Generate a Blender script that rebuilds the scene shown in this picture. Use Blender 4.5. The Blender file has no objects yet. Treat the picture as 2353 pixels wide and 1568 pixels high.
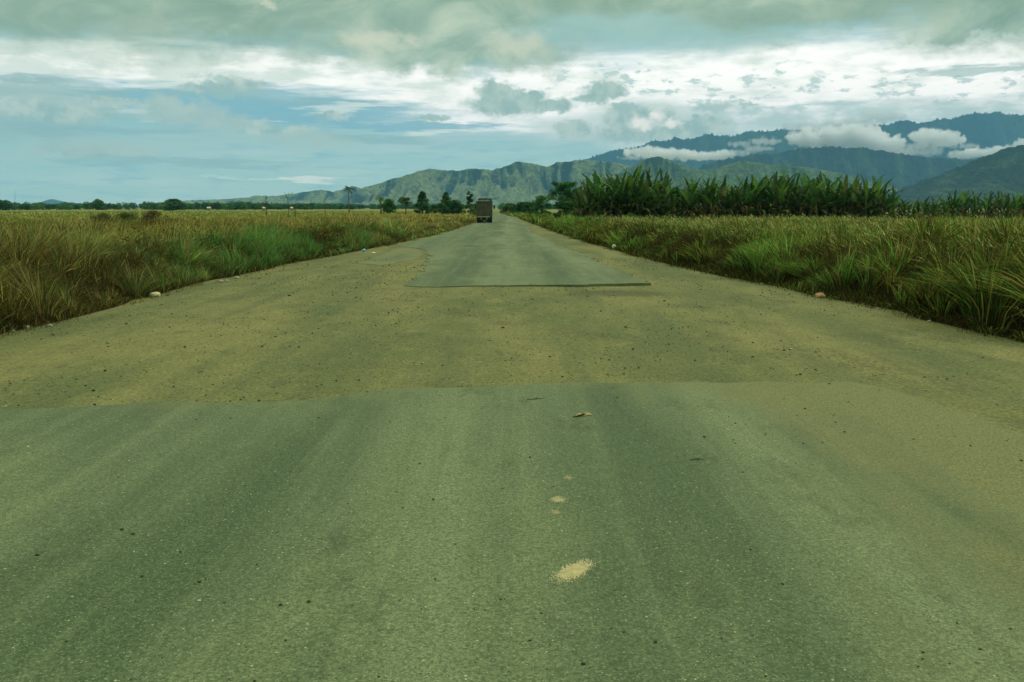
import bpy, bmesh, math, random
import numpy as np
from mathutils import Vector, Matrix, Euler

random.seed(7)
RNG = np.random.default_rng(11)
SC = bpy.context.scene
COL = SC.collection
R = math.radians

# ------------------------------------------------------------------ camera
EYE = 2.0                      # eye height in the cab, metres
FPX = 2038.0                   # focal length in pixels of a 2353 px wide picture
CX, CY, HOR = 1176.5, 784.0, 478.0
PITCH = math.atan((CY - HOR) / FPX)
cam = bpy.data.cameras.new("camera")
cam.sensor_width = 36.0
cam.lens = 36.0 * FPX / 2353.0
cam.clip_start, cam.clip_end = 0.05, 60000.0
cam_ob = bpy.data.objects.new("camera", cam)
cam_ob.location = (0, 0, EYE)
cam_ob.rotation_euler = (math.pi / 2 - PITCH, 0, 0)
COL.objects.link(cam_ob)
SC.camera = cam_ob

SC.view_settings.view_transform = 'Standard'
SC.view_settings.look = 'None'
SC.view_settings.exposure = 0.0
SC.view_settings.gamma = 1.0
SC.cycles.volume_bounces = 10
SC.cycles.max_bounces = 12
SC.cycles.transparent_max_bounces = 16


def ray(u, v):
    a = (u - CX) / FPX
    b = -(v - CY) / FPX
    cp, sp = math.cos(PITCH), math.sin(PITCH)
    return Vector((a, cp + b * sp, b * cp - sp))


def ground(u, v, z=0.0):
    """point of the plain seen at picture position (u, v)"""
    d = ray(u, v)
    t = (z - EYE) / d.z
    return Vector((d.x * t, d.y * t, z))


def at(u, v, Y):
    """point at depth Y metres in the direction (u, v)"""
    d = ray(u, v)
    t = Y / d.y
    return Vector((d.x * t, Y, EYE + d.z * t))


def azel(u, v):
    d = ray(u, v).normalized()
    return math.degrees(math.atan2(d.x, d.y)), math.degrees(math.asin(d.z))


def lin(r, g, b):
    f = lambda c: (c / 255 / 12.92) if c / 255 <= 0.04045 else ((c / 255 + 0.055) / 1.055) ** 2.4
    return (f(r), f(g), f(b))


# ------------------------------------------------------------------ node helper
class NT:
    def __init__(s, tree):
        s.t = tree

    def n(s, kind, **kw):
        nd = s.t.nodes.new(kind)
        for k, v in kw.items():
            setattr(nd, k, v)
        return nd

    def put(s, sock, v):
        if v is None:
            return
        if isinstance(v, bpy.types.NodeSocket):
            s.t.links.new(v, sock)
        else:
            if sock.type == 'RGBA' and len(v) == 3:
                v = (*v, 1)
            sock.default_value = v

    def m(s, op, a, b=None, c=None, clamp=False):
        nd = s.n('ShaderNodeMath', operation=op, use_clamp=clamp)
        for i, v in enumerate((a, b, c)):
            if v is not None:
                s.put(nd.inputs[i], v)
        return nd.outputs[0]

    def v(s, op, a, b=None, out=0):
        nd = s.n('ShaderNodeVectorMath', operation=op)
        s.put(nd.inputs[0], a)
        if b is not None:
            s.put(nd.inputs[1], b)
        return nd.outputs['Value'] if op in ('LENGTH', 'DOT_PRODUCT', 'DISTANCE') else nd.outputs[0]

    def noise(s, vec, scale, detail=4, rough=0.55, out='Fac', dist=0.0):
        nd = s.n('ShaderNodeTexNoise')
        s.put(nd.inputs['Vector'], vec)
        nd.inputs['Scale'].default_value = scale
        nd.inputs['Detail'].default_value = detail
        nd.inputs['Roughness'].default_value = rough
        nd.inputs['Distortion'].default_value = dist
        return nd.outputs[out]

    def vor(s, vec, scale, out='Distance', rnd=1.0):
        nd = s.n('ShaderNodeTexVoronoi')
        s.put(nd.inputs['Vector'], vec)
        nd.inputs['Scale'].default_value = scale
        nd.inputs['Randomness'].default_value = rnd
        return nd.outputs[out]

    def ss(s, x, a, b, lo=0.0, hi=1.0, kind='SMOOTHSTEP'):
        if a > b:
            a, b, lo, hi = b, a, hi, lo
        nd = s.n('ShaderNodeMapRange', interpolation_type=kind)
        s.put(nd.inputs[0], x)
        for i, v in zip((1, 2, 3, 4), (a, b, lo, hi)):
            nd.inputs[i].default_value = v
        return nd.outputs[0]

    def mix(s, f, a, b, blend='MIX'):
        nd = s.n('ShaderNodeMix', data_type='RGBA', blend_type=blend)
        s.put(nd.inputs[0], f)
        s.put(nd.inputs[6], a)
        s.put(nd.inputs[7], b)
        return nd.outputs[2]

    def ramp(s, x, stops):
        nd = s.n('ShaderNodeValToRGB')
        s.put(nd.inputs[0], x)
        el = nd.color_ramp.elements
        while len(el) < len(stops):
            el.new(0.5)
        for e, (p, c) in zip(el, stops):
            e.position = p
            e.color = (*c, 1)
        return nd.outputs[0]

    def xyz(s, x, y, z=0.0):
        nd = s.n('ShaderNodeCombineXYZ')
        for i, v in enumerate((x, y, z)):
            s.put(nd.inputs[i], v)
        return nd.outputs[0]


# ------------------------------------------------------------------ sun + sky
SUN_AZ, SUN_EL = 60.0, 40.0          # ahead and to the right of the road
sd = Vector((math.sin(R(SUN_AZ)) * math.cos(R(SUN_EL)), math.cos(R(SUN_AZ)) * math.cos(R(SUN_EL)), math.sin(R(SUN_EL))))
sun = bpy.data.lights.new("sun", 'SUN')
sun.energy = 1.5
sun.angle = R(10)
sun.color = (1.0, 0.95, 0.78)
sun_ob = bpy.data.objects.new("sun", sun)
sun_ob.rotation_euler = (-sd).to_track_quat('-Z', 'Y').to_euler()
sun_ob.location = (60, -20, 60)
COL.objects.link(sun_ob)

world = bpy.data.worlds.new("World")
SC.world = world
world.use_nodes = True


def build_sky():
    t = world.node_tree
    t.nodes.clear()
    w = NT(t)
    tc = w.n('ShaderNodeTexCoord')
    sep = w.n('ShaderNodeSeparateXYZ')
    dirn = w.v('NORMALIZE', tc.outputs['Generated'])
    t.links.new(dirn, sep.inputs[0])
    X, Y, Z = sep.outputs
    az = w.m('MULTIPLY', w.m('ARCTAN2', X, Y), 180 / math.pi)
    el = w.m('MULTIPLY', w.m('ARCSINE', Z), 180 / math.pi)
    P = w.xyz(az, el)

    def warp(sx, sy, scale, amp_x, amp_y, detail, rough, off):
        q = w.v('ADD', w.v('MULTIPLY', P, (sx, sy, 1)), off)
        nz = w.noise(q, scale, detail, rough, 'Color')
        d = w.v('SUBTRACT', nz, (0.5, 0.5, 0.5))
        return w.v('ADD', P, w.v('MULTIPLY', d, (amp_x, amp_y, 0)))

    fluffy = warp(1, 1.5, 0.45, 7, 4.0, 7, 0.6, (3, 1, 0))
    streak = warp(0.16, 1.3, 0.9, 16, 2.4, 6, 0.6, (7, 2, 0))
    soft = warp(0.5, 1, 0.3, 7, 3.2, 4, 0.5, (1, 9, 0))
    puff = warp(1, 1.4, 0.9, 3.0, 2.2, 7, 0.6, (5, 4, 0))
    crisp = warp(1, 1.3, 1.3, 1.7, 1.3, 7, 0.62, (8, 3, 0))

    def mask(base, ells, s0, s1):
        d = None
        for (u, v, ru, rv) in ells:
            a, e = azel(u, v)
            q = w.v('MULTIPLY', w.v('SUBTRACT', base, (a, e, 0)), (35.57 / ru, 35.57 / rv, 0))
            L = w.v('LENGTH', q)
            d = L if d is None else w.m('MINIMUM', d, L)
        return w.ss(d, s0, s1, 1, 0)

    # clear air between the clouds: the Nishita sky under a thin milky veil
    sky = w.n('ShaderNodeTexSky', sky_type='NISHITA')
    sky.sun_disc = False
    sky.sun_elevation = R(SUN_EL)
    sky.sun_rotation = R(SUN_AZ)
    sky.altitude = 400
    air = w.v('MULTIPLY', sky.outputs[0], (0.05, 0.06, 0.05))
    veil = w.ramp(w.ss(el, -2, 16, kind='LINEAR'), [
        (0.0, lin(166, 206, 198)), (0.13, lin(166, 209, 202)), (0.24, lin(160, 207, 203)),
        (0.42, lin(154, 200, 202)), (0.6, lin(136, 185, 194)), (1.0, lin(122, 168, 178))])
    c = w.mix(0.88, air, veil)
    # streaky high veil low on the left
    st = w.noise(w.v('MULTIPLY', P, (0.09, 1.0, 1)), 1.1, 5, 0.6)
    c = w.mix(w.ss(st, 0.42, 0.7, 0, 0.6), c, lin(184, 214, 206))
    st3 = w.noise(w.v('MULTIPLY', P, (0.14, 1.0, 1)), 2.6, 5, 0.65)
    c = w.mix(w.ss(st3, 0.48, 0.68, 0, 0.55), c, lin(126, 178, 192))
    c = w.mix(w.m('MULTIPLY', mask(soft, [(250, 335, 260, 34), (640, 318, 300, 22)], 0.4, 1.3), 0.55), c, lin(172, 202, 190))
    c = w.mix(w.m('MULTIPLY', mask(soft, [(1300, 300, 260, 30), (1000, 330, 200, 14)], 0.4, 1.3), 0.7), c, lin(172, 205, 206))

    # the white band
    white = mask(streak, [(60, 152, 420, 50), (480, 150, 560, 42), (860, 190, 430, 45), (1300, 225, 520, 78),
                          (1900, 200, 800, 105), (2350, 200, 600, 110), (1180, 270, 320, 34)], 0.6, 1.28)
    wn = w.noise(w.v('MULTIPLY', P, (0.35, 1.2, 1)), 0.8, 6, 0.62)
    c = w.mix(white, c, w.mix(w.ss(w.m('ADD', wn, w.ss(az, -30, 5, -0.1, 0.06)), 0.36, 0.62), lin(222, 238, 228), (1.12, 1.18, 1.14)))
    # blue streak
    blue = mask(streak, [(520, 222, 330, 26), (700, 262, 330, 24), (930, 292, 230, 8), (330, 245, 180, 20)], 0.55, 1.25)
    c = w.mix(w.m('MULTIPLY', blue, 0.85), c, lin(122, 174, 190))
    # white slivers in it
    c = w.mix(w.m('MULTIPLY', mask(streak, [(100, 232, 160, 7), (290, 258, 140, 9), (590, 272, 45, 5), (800, 252, 110, 6), (1040, 306, 90, 4), (680, 413, 125, 4)], 0.4, 1.4), 0.8), c, lin(222, 238, 228))
    # mauve-grey low cloud on the left
    c = w.mix(w.m('MULTIPLY', mask(puff, [(60, 205, 130, 26), (140, 250, 150, 34), (60, 280, 140, 44), (520, 200, 90, 20)], 0.5, 1.2), 0.8), c, lin(156, 186, 176))
    c = w.mix(w.m('MULTIPLY', mask(crisp, [(400, 262, 70, 22), (375, 244, 34, 26), (470, 276, 80, 18), (560, 284, 60, 12), (150, 262, 80, 20), (60, 250, 60, 24), (250, 232, 60, 12), (530, 196, 60, 14), (450, 206, 40, 10), (640, 300, 90, 12), (210, 345, 110, 14), (760, 268, 50, 10)], 0.45, 1.3), 0.95), c,
              w.mix(w.ss(w.noise(P, 0.8, 5, 0.6), 0.38, 0.62), lin(148, 180, 172), lin(192, 210, 194)))
    c = w.mix(w.m('MULTIPLY', mask(puff, [(430, 262, 95, 32), (380, 240, 40, 24), (490, 280, 90, 22), (220, 340, 120, 16), (720, 318, 120, 14)], 0.5, 1.25), 0.75), c, lin(170, 196, 182))
    # small dark scud on the white
    sc_n = w.noise(w.v('MULTIPLY', P, (0.75, 1.7, 1)), 1.05, 5, 0.62)
    reg = mask(soft, [(1560, 185, 330, 30), (2000, 215, 420, 46)], 0.6, 1.25)
    c = w.mix(w.m('MULTIPLY', w.m('MULTIPLY', w.ss(sc_n, 0.52, 0.62), reg), 0.75), c, lin(168, 200, 194))
    c = w.mix(w.m('MULTIPLY', mask(streak, [(2240, 153, 110, 7)], 0.5, 1.2), 0.75), c, lin(160, 190, 182))
    # stratus above the range on the right
    sn = w.noise(w.v('MULTIPLY', P, (0.5, 1.4, 1)), 0.9, 6, 0.6)
    st2 = mask(streak, [(1860, 268, 300, 30), (2200, 262, 330, 34), (1560, 312, 300, 22)], 0.6, 1.3)
    c = w.mix(w.m('MULTIPLY', st2, w.ss(sn, 0.35, 0.6, 0.45, 0.95)), c, lin(184, 209, 203))
    # grey cumulus
    gn = w.noise(P, 0.9, 5, 0.6)
    c = w.mix(w.m('MULTIPLY', mask(crisp, [(1170, 240, 112, 26), (1140, 210, 50, 26), (1205, 222, 60, 18), (1275, 244, 46, 18), (1395, 208, 52, 22), (1370, 226, 50, 14), (990, 272, 44, 9)], 0.6, 1.15), 0.95), c,
              w.mix(w.ss(gn, 0.35, 0.65), lin(142, 174, 160), lin(176, 200, 184)))
    c = w.mix(w.m('MULTIPLY', mask(soft, [(1490, 282, 210, 50), (1340, 290, 140, 34)], 0.5, 1.3), 0.85), c, lin(204, 224, 216))
    c = w.mix(w.m('MULTIPLY', mask(crisp, [(1490, 318, 150, 14), (1620, 312, 90, 12)], 0.4, 1.3), 0.8), c, lin(158, 190, 186))
    c = w.mix(w.m('MULTIPLY', mask(crisp, [(1500, 304, 145, 18), (1435, 270, 52, 30), (1490, 278, 74, 34), (1600, 290, 80, 22), (1318, 298, 44, 20)], 0.65, 1.15), 0.95), c,
              w.mix(w.ss(gn, 0.4, 0.65), lin(150, 180, 168), lin(192, 210, 194)))
    c = w.mix(w.m('MULTIPLY', mask(crisp, [(1508, 266, 24, 20), (1474, 284, 32, 16), (1545, 284, 26, 10)], 0.2, 1.3), 0.9), c, (1.02, 1.05, 0.95))
    c = w.mix(w.m('MULTIPLY', mask(crisp, [(1440, 248, 40, 10), (1640, 246, 62, 14), (1720, 243, 30, 7)], 0.4, 1.25), 0.8), c, lin(160, 190, 178))
    c = w.mix(w.m('MULTIPLY', mask(streak, [(90, 186, 120, 9), (330, 208, 150, 8), (700, 232, 200, 7), (260, 296, 240, 9), (880, 322, 190, 8), (420, 372, 260, 8)], 0.4, 1.3), 0.7), c, lin(140, 176, 174))
    # the dark lid along the top
    dn = w.noise(w.v('MULTIPLY', P, (0.55, 1.0, 1)), 0.36, 7, 0.6, dist=0.6)
    lidc = w.ramp(w.ss(dn, 0.32, 0.68, kind='LINEAR'), [(0.0, lin(122, 150, 122)), (0.45, lin(150, 176, 150)), (1.0, lin(192, 208, 180))])
    lidc = w.mix(w.m('MULTIPLY', mask(soft, [(150, 60, 420, 46), (620, 40, 240, 40), (1350, 20, 240, 30), (2000, 20, 300, 34)], 0.3, 1.3), 0.5), lidc, lin(120, 148, 120))
    lid = mask(fluffy, [(200, -40, 900, 130), (950, 20, 420, 108), (1010, 110, 340, 56), (1650, 0, 900, 80),
                        (2350, 10, 260, 90), (2260, 60, 140, 46)], 0.5, 1.36)
    c = w.mix(lid, c, lidc)
    c = w.mix(w.m('MULTIPLY', mask(soft, [(1520, 88, 360, 34), (1420, 60, 200, 30)], 0.3, 1.3), 0.8), c, lin(152, 190, 182))
    c = w.mix(w.m('MULTIPLY', mask(fluffy, [(870, 95, 95, 26), (1190, 105, 90, 32), (600, 12, 30, 14)], 0.1, 1.3), 0.7), c, lin(205, 212, 184))
    # above the picture the overcast grows brighter and breaks up
    hi = w.noise(P, 0.12, 4, 0.5)
    over = w.ramp(hi, [(0.3, (0.50, 0.60, 0.50)), (0.7, (1.05, 1.12, 0.96))])
    c = w.mix(w.ss(el, 15.5, 34), c, over)
    c = w.mix(w.ss(el, -0.5, -6), c, (0.16, 0.19, 0.09))
    c = w.v('MULTIPLY', c, w.mix(w.ss(el, 0, 14), (1.24, 1.03, 0.96), (1.10, 1.0, 0.95)))
    bg = w.n('ShaderNodeBackground')
    w.put(bg.inputs[0], c)
    bg.inputs[1].default_value = 1.22
    out = w.n('ShaderNodeOutputWorld')
    t.links.new(bg.outputs[0], out.inputs[0])


build_sky()


# ------------------------------------------------------------------ object helpers
def tag(o, label=None, cat=None, group=None, kind=None):
    if label:
        o['label'] = label
    if cat:
        o['category'] = cat
    if group:
        o['group'] = group
    if kind:
        o['kind'] = kind
    return o


def empty(name, loc, label, cat, group=None, rz=0.0):
    o = bpy.data.objects.new(name, None)
    o.empty_display_size = 0.2
    o.location = loc
    o.rotation_euler = (0, 0, rz)
    COL.objects.link(o)
    return tag(o, label, cat, group)


def link(name, me, mat=None, parent=None):
    if mat is not None and not me.materials:
        me.materials.append(mat)
    o = bpy.data.objects.new(name, me)
    COL.objects.link(o)
    if parent:
        o.parent = parent
    return o


def mesh_np(name, co, quads=None, tris=None, col=None, smooth=False):
    me = bpy.data.meshes.new(name)
    co = np.asarray(co, dtype=np.float32)
    nq = 0 if quads is None else len(quads)
    nt = 0 if tris is None else len(tris)
    me.vertices.add(len(co))
    me.vertices.foreach_set('co', co.ravel())
    loops = []
    if nq:
        loops.append(np.asarray(quads, dtype=np.int32).ravel())
    if nt:
        loops.append(np.asarray(tris, dtype=np.int32).ravel())
    loops = np.concatenate(loops)
    me.loops.add(len(loops))
    me.loops.foreach_set('vertex_index', loops)
    tot = np.concatenate([np.full(nq, 4, np.int32), np.full(nt, 3, np.int32)])
    st = np.concatenate([[0], np.cumsum(tot)[:-1]]).astype(np.int32)
    me.polygons.add(nq + nt)
    me.polygons.foreach_set('loop_start', st)
    me.polygons.foreach_set('loop_total', tot)
    me.polygons.foreach_set('use_smooth', np.full(nq + nt, smooth, dtype=bool))
    if col is not None:
        a = me.color_attributes.new('tint', 'FLOAT_COLOR', 'POINT')
        rgba = np.ones((len(co), 4), np.float32)
        rgba[:, :3] = col
        a.data.foreach_set('color', rgba.ravel())
    me.update()
    me.validate()
    return me


def bm_mesh(name, bm, smooth=False):
    me = bpy.data.meshes.new(name)
    bmesh.ops.recalc_face_normals(bm, faces=bm.faces)
    if smooth:
        for f in bm.faces:
            f.smooth = True
    bm.to_mesh(me)
    bm.free()
    return me


def add_box(bm, c, s, bevel=0.0, taper=None):
    r = bmesh.ops.create_cube(bm, size=1.0)
    vs = r['verts']
    for v in vs:
        k = 1.0
        if taper and v.co.z > 0:
            k = taper
        v.co = Vector((v.co.x * s[0] * k + c[0], v.co.y * s[1] * k + c[1], v.co.z * s[2] + c[2]))
    if bevel:
        es = list({e for v in vs for e in v.link_edges})
        bmesh.ops.bevel(bm, geom=es, offset=bevel, segments=2, affect='EDGES')


def add_tube(bm, pts, rad, n=7, cap=True):
    rings = []
    for i, p in enumerate(pts):
        p = Vector(p)
        a = Vector(pts[max(0, i - 1)])
        b = Vector(pts[min(len(pts) - 1, i + 1)])
        d = (b - a).normalized()
        up = Vector((0, 1, 0)) if abs(d.z) > 0.8 else Vector((0, 0, 1))
        s = d.cross(up).normalized()
        t = d.cross(s)
        r = rad[i] if isinstance(rad, (list, tuple)) else rad
        rings.append([bm.verts.new(p + s * math.cos(2 * math.pi * k / n) * r + t * math.sin(2 * math.pi * k / n) * r) for k in range(n)])
    for A, B in zip(rings, rings[1:]):
        for k in range(n):
            bm.faces.new((A[k], A[(k + 1) % n], B[(k + 1) % n], B[k]))
    if cap:
        bm.faces.new(rings[0][::-1])
        bm.faces.new(rings[-1])


def add_disc_x(bm, c, r, w, n=20):
    """short cylinder with its axis along x"""
    res = bmesh.ops.create_cone(bm, cap_ends=True, segments=n, radius1=r, radius2=r, depth=w)
    bmesh.ops.rotate(bm, verts=res['verts'], cent=(0, 0, 0), matrix=Matrix.Rotation(math.pi / 2, 3, 'Y'))
    bmesh.ops.translate(bm, verts=res['verts'], vec=c)


# ------------------------------------------------------------------ numpy noise
def _hash(ix, iy, seed):
    h = (ix.astype(np.int64) * 374761393 + iy.astype(np.int64) * 668265263 + seed * 974711) & 0xFFFFFFFF
    h = ((h ^ (h >> 13)) * 1274126177) & 0xFFFFFFFF
    return ((h ^ (h >> 16)) & 0xFFFFFF) / float(0xFFFFFF)


def vnoise(x, y, seed=0):
    x = np.asarray(x, float)
    y = np.asarray(y, float)
    ix, iy = np.floor(x), np.floor(y)
    fx, fy = x - ix, y - iy
    fx = fx * fx * fx * (fx * (fx * 6 - 15) + 10)
    fy = fy * fy * fy * (fy * (fy * 6 - 15) + 10)
    a = _hash(ix, iy, seed)
    b = _hash(ix + 1, iy, seed)
    c = _hash(ix, iy + 1, seed)
    d = _hash(ix + 1, iy + 1, seed)
    return (a * (1 - fx) + b * fx) * (1 - fy) + (c * (1 - fx) + d * fx) * fy


def fbm(x, y, oct=4, seed=0, gain=0.5):
    s, amp, tot = 0, 1.0, 0
    for o in range(oct):
        s = s + amp * vnoise(x * 2 ** o + 13.7 * o, y * 2 ** o + 5.1 * o, seed + o)
        tot += amp
        amp *= gain
    return s / tot


def ridged(x, y, oct=4, seed=0, gain=0.5):
    s, amp, tot = 0, 1.0, 0
    for o in range(oct):
        s = s + amp * (1 - np.abs(2 * vnoise(x * 2 ** o + 3.7 * o, y * 2 ** o + 7.1 * o, seed + o) - 1))
        tot += amp
        amp *= gain
    return s / tot


# ------------------------------------------------------------------ materials
def new_mat(name):
    m = bpy.data.materials.new(name)
    m.use_nodes = True
    m.node_tree.nodes.clear()
    w = NT(m.node_tree)
    out = w.n('ShaderNodeOutputMaterial')
    return m, w, out


def principled(w, out, color, rough=0.8, bump=None, spec=0.3, metal=0.0, bstr=0.4, bdist=0.02):
    b = w.n('ShaderNodeBsdfPrincipled')
    w.put(b.inputs['Base Color'], color)
    w.put(b.inputs['Roughness'], rough)
    b.inputs['Specular IOR Level'].default_value = spec
    b.inputs['Metallic'].default_value = metal
    if bump is not None:
        bn = w.n('ShaderNodeBump')
        bn.inputs['Strength'].default_value = bstr
        bn.inputs['Distance'].default_value = bdist
        w.put(bn.inputs['Height'], bump)
        w.t.links.new(bn.outputs[0], b.inputs['Normal'])
    w.t.links.new(b.outputs[0], out.inputs[0])
    return b


def simple_mat(name, color, rough=0.7, var=0.25, scale=4.0, spec=0.3, metal=0.0, second=None):
    m, w, out = new_mat(name)
    tc = w.n('ShaderNodeTexCoord')
    nz = w.noise(tc.outputs['Object'], scale, 5, 0.6)
    c2 = second or tuple(c * (1 - var) for c in color)
    c1 = color if second else tuple(min(1, c * (1 + var)) for c in color)
    col = w.mix(w.ss(nz, 0.35, 0.65), c2, c1)
    principled(w, out, col, rough, spec=spec, metal=metal, bump=nz, bstr=0.15)
    return m


def leaf_mat(name, trans=0.35, use_attr=True, color=(0.05, 0.09, 0.02), var=0.35, rough=0.55, gloss=0.0, nscale=0.8):
    m, w, out = new_mat(name)
    if use_attr:
        at_ = w.n('ShaderNodeAttribute')
        at_.attribute_name = 'tint'
        base = at_.outputs['Color']
    else:
        base = color
    tc = w.n('ShaderNodeTexCoord')
    nz = w.noise(tc.outputs['Object'], nscale, 3, 0.6)
    hs = w.n('ShaderNodeHueSaturation')
    w.put(hs.inputs['Value'], w.ss(nz, 0.3, 0.7, 1 - var, 1 + var, 'LINEAR'))
    w.put(hs.inputs['Color'], base)
    info = w.n('ShaderNodeObjectInfo')
    w.put(hs.inputs['Hue'], w.ss(info.outputs['Random'], 0, 1, 0.495, 0.515, 'LINEAR'))
    col = hs.outputs[0]
    d = w.n('ShaderNodeBsdfDiffuse')
    w.put(d.inputs[0], col)
    tr = w.n('ShaderNodeBsdfTranslucent')
    w.put(tr.inputs[0], w.v('MULTIPLY', col, (1.05, 1.08, 0.7)))
    mx = w.n('ShaderNodeMixShader')
    mx.inputs[0].default_value = trans
    w.t.links.new(d.outputs[0], mx.inputs[1])
    w.t.links.new(tr.outputs[0], mx.inputs[2])
    last = mx
    if gloss:
        g = w.n('ShaderNodeBsdfGlossy')
        g.inputs[1].default_value = rough
        g.inputs[0].default_value = (0.8, 0.9, 0.8, 1)
        m2 = w.n('ShaderNodeMixShader')
        m2.inputs[0].default_value = gloss
        w.t.links.new(mx.outputs[0], m2.inputs[1])
        w.t.links.new(g.outputs[0], m2.inputs[2])
        last = m2
    w.t.links.new(last.outputs[0], out.inputs[0])
    return m


# ------------------------------------------------------------------ road edges (world metres, from the plain)
L_EDGE = [(0, 772), (100, 750), (200, 722), (300, 695), (360, 682), (460, 655), (560, 632), (650, 612), (740, 595), (800, 583),
          (870, 570), (930, 557), (990, 543), (1040, 530), (1075, 517), (1100, 507), (1118, 498), (1130, 491)]
R_EDGE = [(2353, 792), (2250, 768), (2150, 742), (2050, 718), (1950, 697), (1875, 682), (1780, 662), (1650, 635), (1550, 612), (1450, 588),
          (1380, 568), (1320, 550), (1260, 529), (1215, 511), (1185, 501), (1164, 495), (1152, 491)]
le = np.array([ground(u, v)[:2] for u, v in L_EDGE])
re = np.array([ground(u, v)[:2] for u, v in R_EDGE])
LY = np.concatenate([[-40, 0, 6], le[:, 1], [420, 520]])
LX = np.concatenate([[-9.2, -8.9, -8.5], le[:, 0], [le[-1, 0] - 2.0, le[-1, 0] - 4.2]])
RY = np.concatenate([[-40, 0, 6], re[:, 1], [420, 520]])
RX = np.concatenate([[9.4, 9.0, 8.6], re[:, 0], [re[-1, 0] - 2.0, re[-1, 0] - 4.2]])


def xl(y):
    return np.interp(y, LY, LX) + 0.22 * (fbm(np.asarray(y) * 0.45, 0 * np.asarray(y), 3, 5) - 0.5) * 2


def xr(y):
    return np.interp(y, RY, RX) + 0.22 * (fbm(np.asarray(y) * 0.45, 0 * np.asarray(y) + 9, 3, 6) - 0.5) * 2


# ------------------------------------------------------------------ ground, gravel road, asphalt
def speckle(w, P, scale, r, rnd_lo):
    """mask of small round stones of which only some cells carry one"""
    nd = w.n('ShaderNodeTexVoronoi')
    w.put(nd.inputs['Vector'], P)
    nd.inputs['Scale'].default_value = scale
    keep = w.n('ShaderNodeSeparateXYZ')
    w.t.links.new(nd.outputs['Color'], keep.inputs[0])
    dot = w.ss(nd.outputs['Distance'], r, r * 0.6)
    return w.m('MULTIPLY', dot, w.m('GREATER_THAN', keep.outputs[0], rnd_lo)), keep.outputs[1]


def mat_ground():
    m, w, out = new_mat('plain_soil')
    tc = w.n('ShaderNodeTexCoord')
    P = tc.outputs['Object']
    a = w.noise(P, 0.02, 6, 0.6)
    b = w.noise(P, 0.9, 5, 0.6)
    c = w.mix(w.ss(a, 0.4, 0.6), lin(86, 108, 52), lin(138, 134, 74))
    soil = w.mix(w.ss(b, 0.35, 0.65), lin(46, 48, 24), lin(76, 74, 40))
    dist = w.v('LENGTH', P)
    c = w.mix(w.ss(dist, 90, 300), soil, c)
    principled(w, out, c, 0.95, bump=b, spec=0.1)
    return m


def mat_gravel():
    m, w, out = new_mat('gravel_dirt')
    tc = w.n('ShaderNodeTexCoord')
    P = tc.outputs['Object']
    Ps = w.v('MULTIPLY', P, (0.9, 0.22, 1))
    big = w.noise(Ps, 0.55, 5, 0.6)
    mid = w.noise(w.v('MULTIPLY', P, (1, 0.6, 1)), 1.7, 6, 0.65)
    fine = w.noise(P, 26, 4, 0.7)
    grit = w.noise(P, 90, 2, 0.7)
    c = w.mix(w.ss(big, 0.36, 0.64), lin(100, 110, 66), lin(130, 130, 78))
    c = w.mix(w.ss(mid, 0.5, 0.72, 0, 0.7), c, lin(98, 104, 66))
    c = w.mix(w.ss(mid, 0.45, 0.27, 0, 0.6), c, lin(144, 142, 86))
    c = w.mix(w.ss(fine, 0.42, 0.62, 0, 0.85), c, w.v('MULTIPLY', c, (0.56, 0.6, 0.56)))
    c = w.mix(w.ss(fine, 0.46, 0.32, 0, 0.6), c, w.v('MULTIPLY', c, (1.32, 1.3, 1.25)))
    rut = w.noise(w.v('MULTIPLY', P, (1.3, 0.07, 1)), 1.0, 5, 0.6)
    c = w.mix(w.ss(rut, 0.5, 0.68, 0, 0.55), c, lin(88, 98, 62))
    gp = ground(1430, 676)
    dark_oval = w.v('LENGTH', w.v('MULTIPLY', w.v('SUBTRACT', P, (gp.x, gp.y, 0)), (0.8, 1.1, 0)))  # gravel coloured darker in an oval before the far lip
    c = w.mix(w.ss(w.m('ADD', dark_oval, w.m('MULTIPLY', w.m('SUBTRACT', mid, 0.5), 2.0)), 1.2, 0.5, 0, 0.7), c, lin(74, 82, 50))
    c = w.mix(w.ss(grit, 0.55, 0.72, 0, 0.55), c, lin(64, 68, 42))
    pit = w.noise(w.v('MULTIPLY', P, (0.8, 0.45, 1)), 0.9, 5, 0.6)
    crumb = w.noise(P, 17, 5, 0.8)
    c = w.mix(w.m('MULTIPLY', w.ss(pit, 0.5, 0.68), w.ss(crumb, 0.44, 0.6, 0, 0.8)), c, lin(66, 74, 46))
    s1, k1 = speckle(w, P, 14, 0.2, 0.72)
    c = w.mix(w.m('MULTIPLY', s1, 0.75), c, w.mix(w.m('GREATER_THAN', k1, 0.75), lin(52, 58, 38), lin(176, 176, 128)))
    s2, k2 = speckle(w, P, 38, 0.28, 0.6)
    c = w.mix(w.m('MULTIPLY', s2, 0.6), c, w.mix(w.m('GREATER_THAN', k2, 0.7), lin(60, 66, 42), lin(168, 168, 120)))
    h = w.m('ADD', w.m('ADD', w.m('MULTIPLY', big, 2.2), mid), w.m('ADD', w.m('MULTIPLY', fine, 0.3), w.m('MULTIPLY', s1, 0.5)))
    principled(w, out, c, 0.95, bump=h, spec=0.12, bstr=0.55, bdist=0.045)
    return m


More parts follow.
